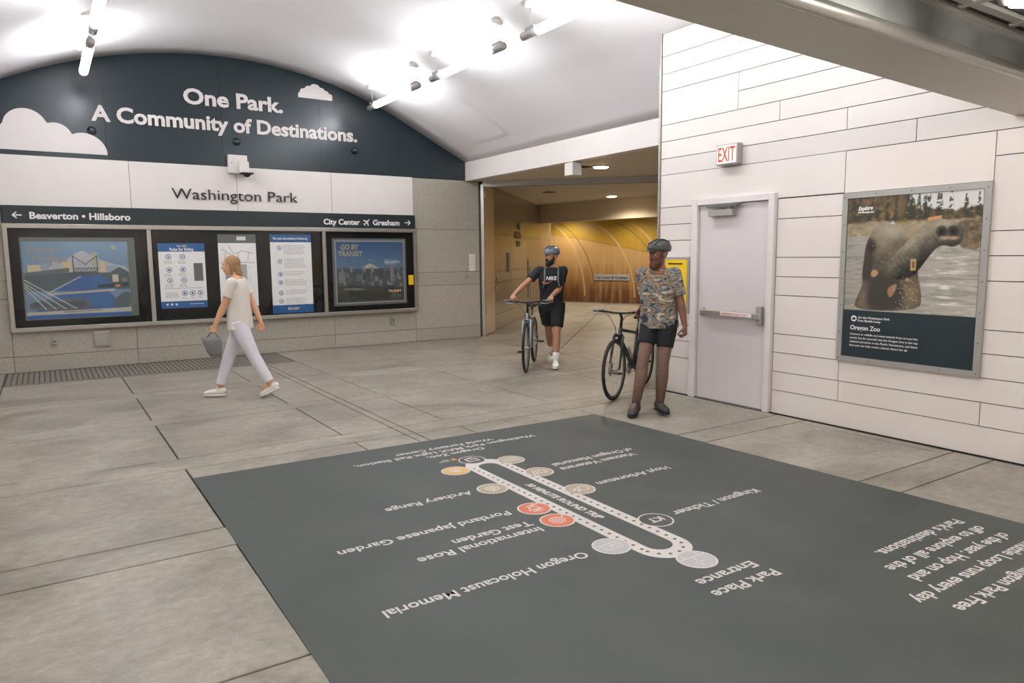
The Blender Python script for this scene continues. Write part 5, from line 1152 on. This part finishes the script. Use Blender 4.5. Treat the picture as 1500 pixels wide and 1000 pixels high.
# ---- person in patterned shirt near the door
m2, g = person('person', 'person in patterned shirt, black shorts and dark helmet walking a bicycle past the door', dict(
    h=(-.93, -.37), hs=(-.90, -.43), pel=(5.27, 5.28, .92), ch=(5.23, 5.27, 1.26), hc=(5.20, 5.235, 1.60), fd=V((-.985, .10, -.15)), skin=skin2, s=1.0,
    an={1: (5.14, 5.13, .09), -1: (4.88, 5.20, .11)}, wr={1: (5.33, 4.98, .86), -1: (5.38, 5.66, 1.03)}, ep={1: (.6, .2, -.2), -1: (.3, .1, -.9)},
    hd={1: (-.1, -.1, -1), -1: (.15, .5, -.6)}, hn={1: (.3, .9, 0), -1: (0, -.2, -1)}, ht={1: (-1, -.2, 0), -1: (-.9, .3, 0)}, fdir={1: (-.35, -.93, 0), -1: (-.8, -.5, 0)}))
shirt(m2, g, ps, .80, -.06, 1.2, flare=.01); shorts(m2, g, black_short, .62, 1.08); helmet(m2, g, hdark, MT['blk']); beard(m2, g, hairr)
legm = mat('dark_tattooed_leg', (84, 76, 72), .7, ncol=(132, 88, 64), nscale=18, nmix=.8); shoeb = mat('brown_black_shoe', (48, 42, 38), .6)
for q, an, pt, dr_ in ((1, (5.14, 5.13, .09), 0, (-.35, -.93, 0)), (-1, (4.88, 5.20, .11), .2, (-.8, -.5, 0))):
    bm = bmesh.new(); kn_ = g['kn'][q]; a_ = V(an); tubebm(bm, [g['hip'][q].lerp(kn_, .55), kn_, kn_.lerp(a_, .35) - g['h'] * .012, a_], [.074, .0595, .0625, .041], 18); link('legging', fin(bm, 'legging'), legm, m2, smooth=True)
    shoe('shoe', an, dr_, pt, shoeb, m2, MT['blk'])
bicycle('dark bicycle walked by the person in the patterned shirt', (5.2, 5.89), (-.885, -.465), dkf, True, dkf)
# ---- pale-dressed walker at the left
wo, g = person('person', 'person in pale top and white trousers striding left past the display cases', dict(
    h=(-.84, .54), pel=(1.86, 8.53, .87), ch=(1.85, 8.54, 1.185), hc=(1.80, 8.57, 1.515), fd=V((-.84, .54, -.1)), skin=skin3, s=.945, fem=True, sw=.16,
    an={-1: (1.62, 8.69, .085), 1: (2.13, 8.34, .13)}, wr={1: (1.56, 8.52, .80), -1: (2.10, 8.55, .84)}, ep={1: (.6, -.3, -.5), -1: (.6, 0, -.5)},
    hd={1: (-.3, .1, -.9), -1: (.1, 0, -1)}, hn={1: (.1, 1, 0), -1: (0, -1, 0)}, ht={1: (-1, .3, 0), -1: (-1, .3, 0)}, fdir={1: (-.84, .54, 0), -1: (-.84, .54, 0)}))
pale = mat('pale_cotton', (214, 206, 196), .85, bump=.15, bscale=20); wj = mat('white_denim', (216, 214, 222), .8, bump=.12, bscale=30)
shirt(wo, g, pale, .62, -.075, 1.2); hair(wo, g, hairl, True)
s, z, pel = g['s'], V((0, 0, 1)), g['pel']; bm = bmesh.new()
loft(bm, [(pel - z * .10, .12, .10), (pel - z * .04, .168, .122), (pel + z * .03, .166, .120), (pel + z * .10, .145, .108)], g['l'])
for q, an in ((-1, V((1.62, 8.69, .085))), (1, V((2.13, 8.34, .13)))):
    e_ = an.lerp(g['kn'][q], .16); tubebm(bm, [g['hip'][q] + z * .02, g['hip'][q].lerp(g['kn'][q], .4), g['kn'][q], g['kn'][q].lerp(e_, .4), e_], [.099, .092, .070, .068, .057], 20)
remesh(bm, 'trousers', wj, wo, .0075, 4)
for an, pt in (((1.62, 8.69, .085), 0), ((2.13, 8.34, .13), .45)): shoe('shoe', an, (-.84, .54, 0), pt, white_shoe, wo, white_shoe, .92)
hp = g['wr'][1] + V((-.03, .01, -.085)); bg = empty('shoulder_bag', (hp.x, hp.y, hp.z - .33), 'grey cloth bag held in the walking person\'s hand', 'bag')
bagm = mat('grey_bag_cloth', (118, 118, 120), .85, ncol=(104, 104, 108), nscale=14)
bm = bmesh.new(); loft(bm, [(hp + V((.02, -.01, -.27)), .055, .028), (hp + V((.01, 0, -.22)), .085, .036), (hp + V((-.01, 0, -.10)), .105, .032), (hp + V((-.02, 0, -.05)), .11, .012)], V((-.84, .54, 0)), 20); link('bag_body', fin(bm, 'bag_body'), bagm, bg, smooth=True)
f_ = V((-.84, .54, 0)); tube('handle', bagm, bg, [hp + f_ * .07 + V((0, 0, -.06)), hp + f_ * .03 + V((0, 0, -.01)), hp + V((0, 0, .005)), hp - f_ * .03 + V((0, 0, -.01)), hp - f_ * .07 + V((0, 0, -.06))], .008, 8)
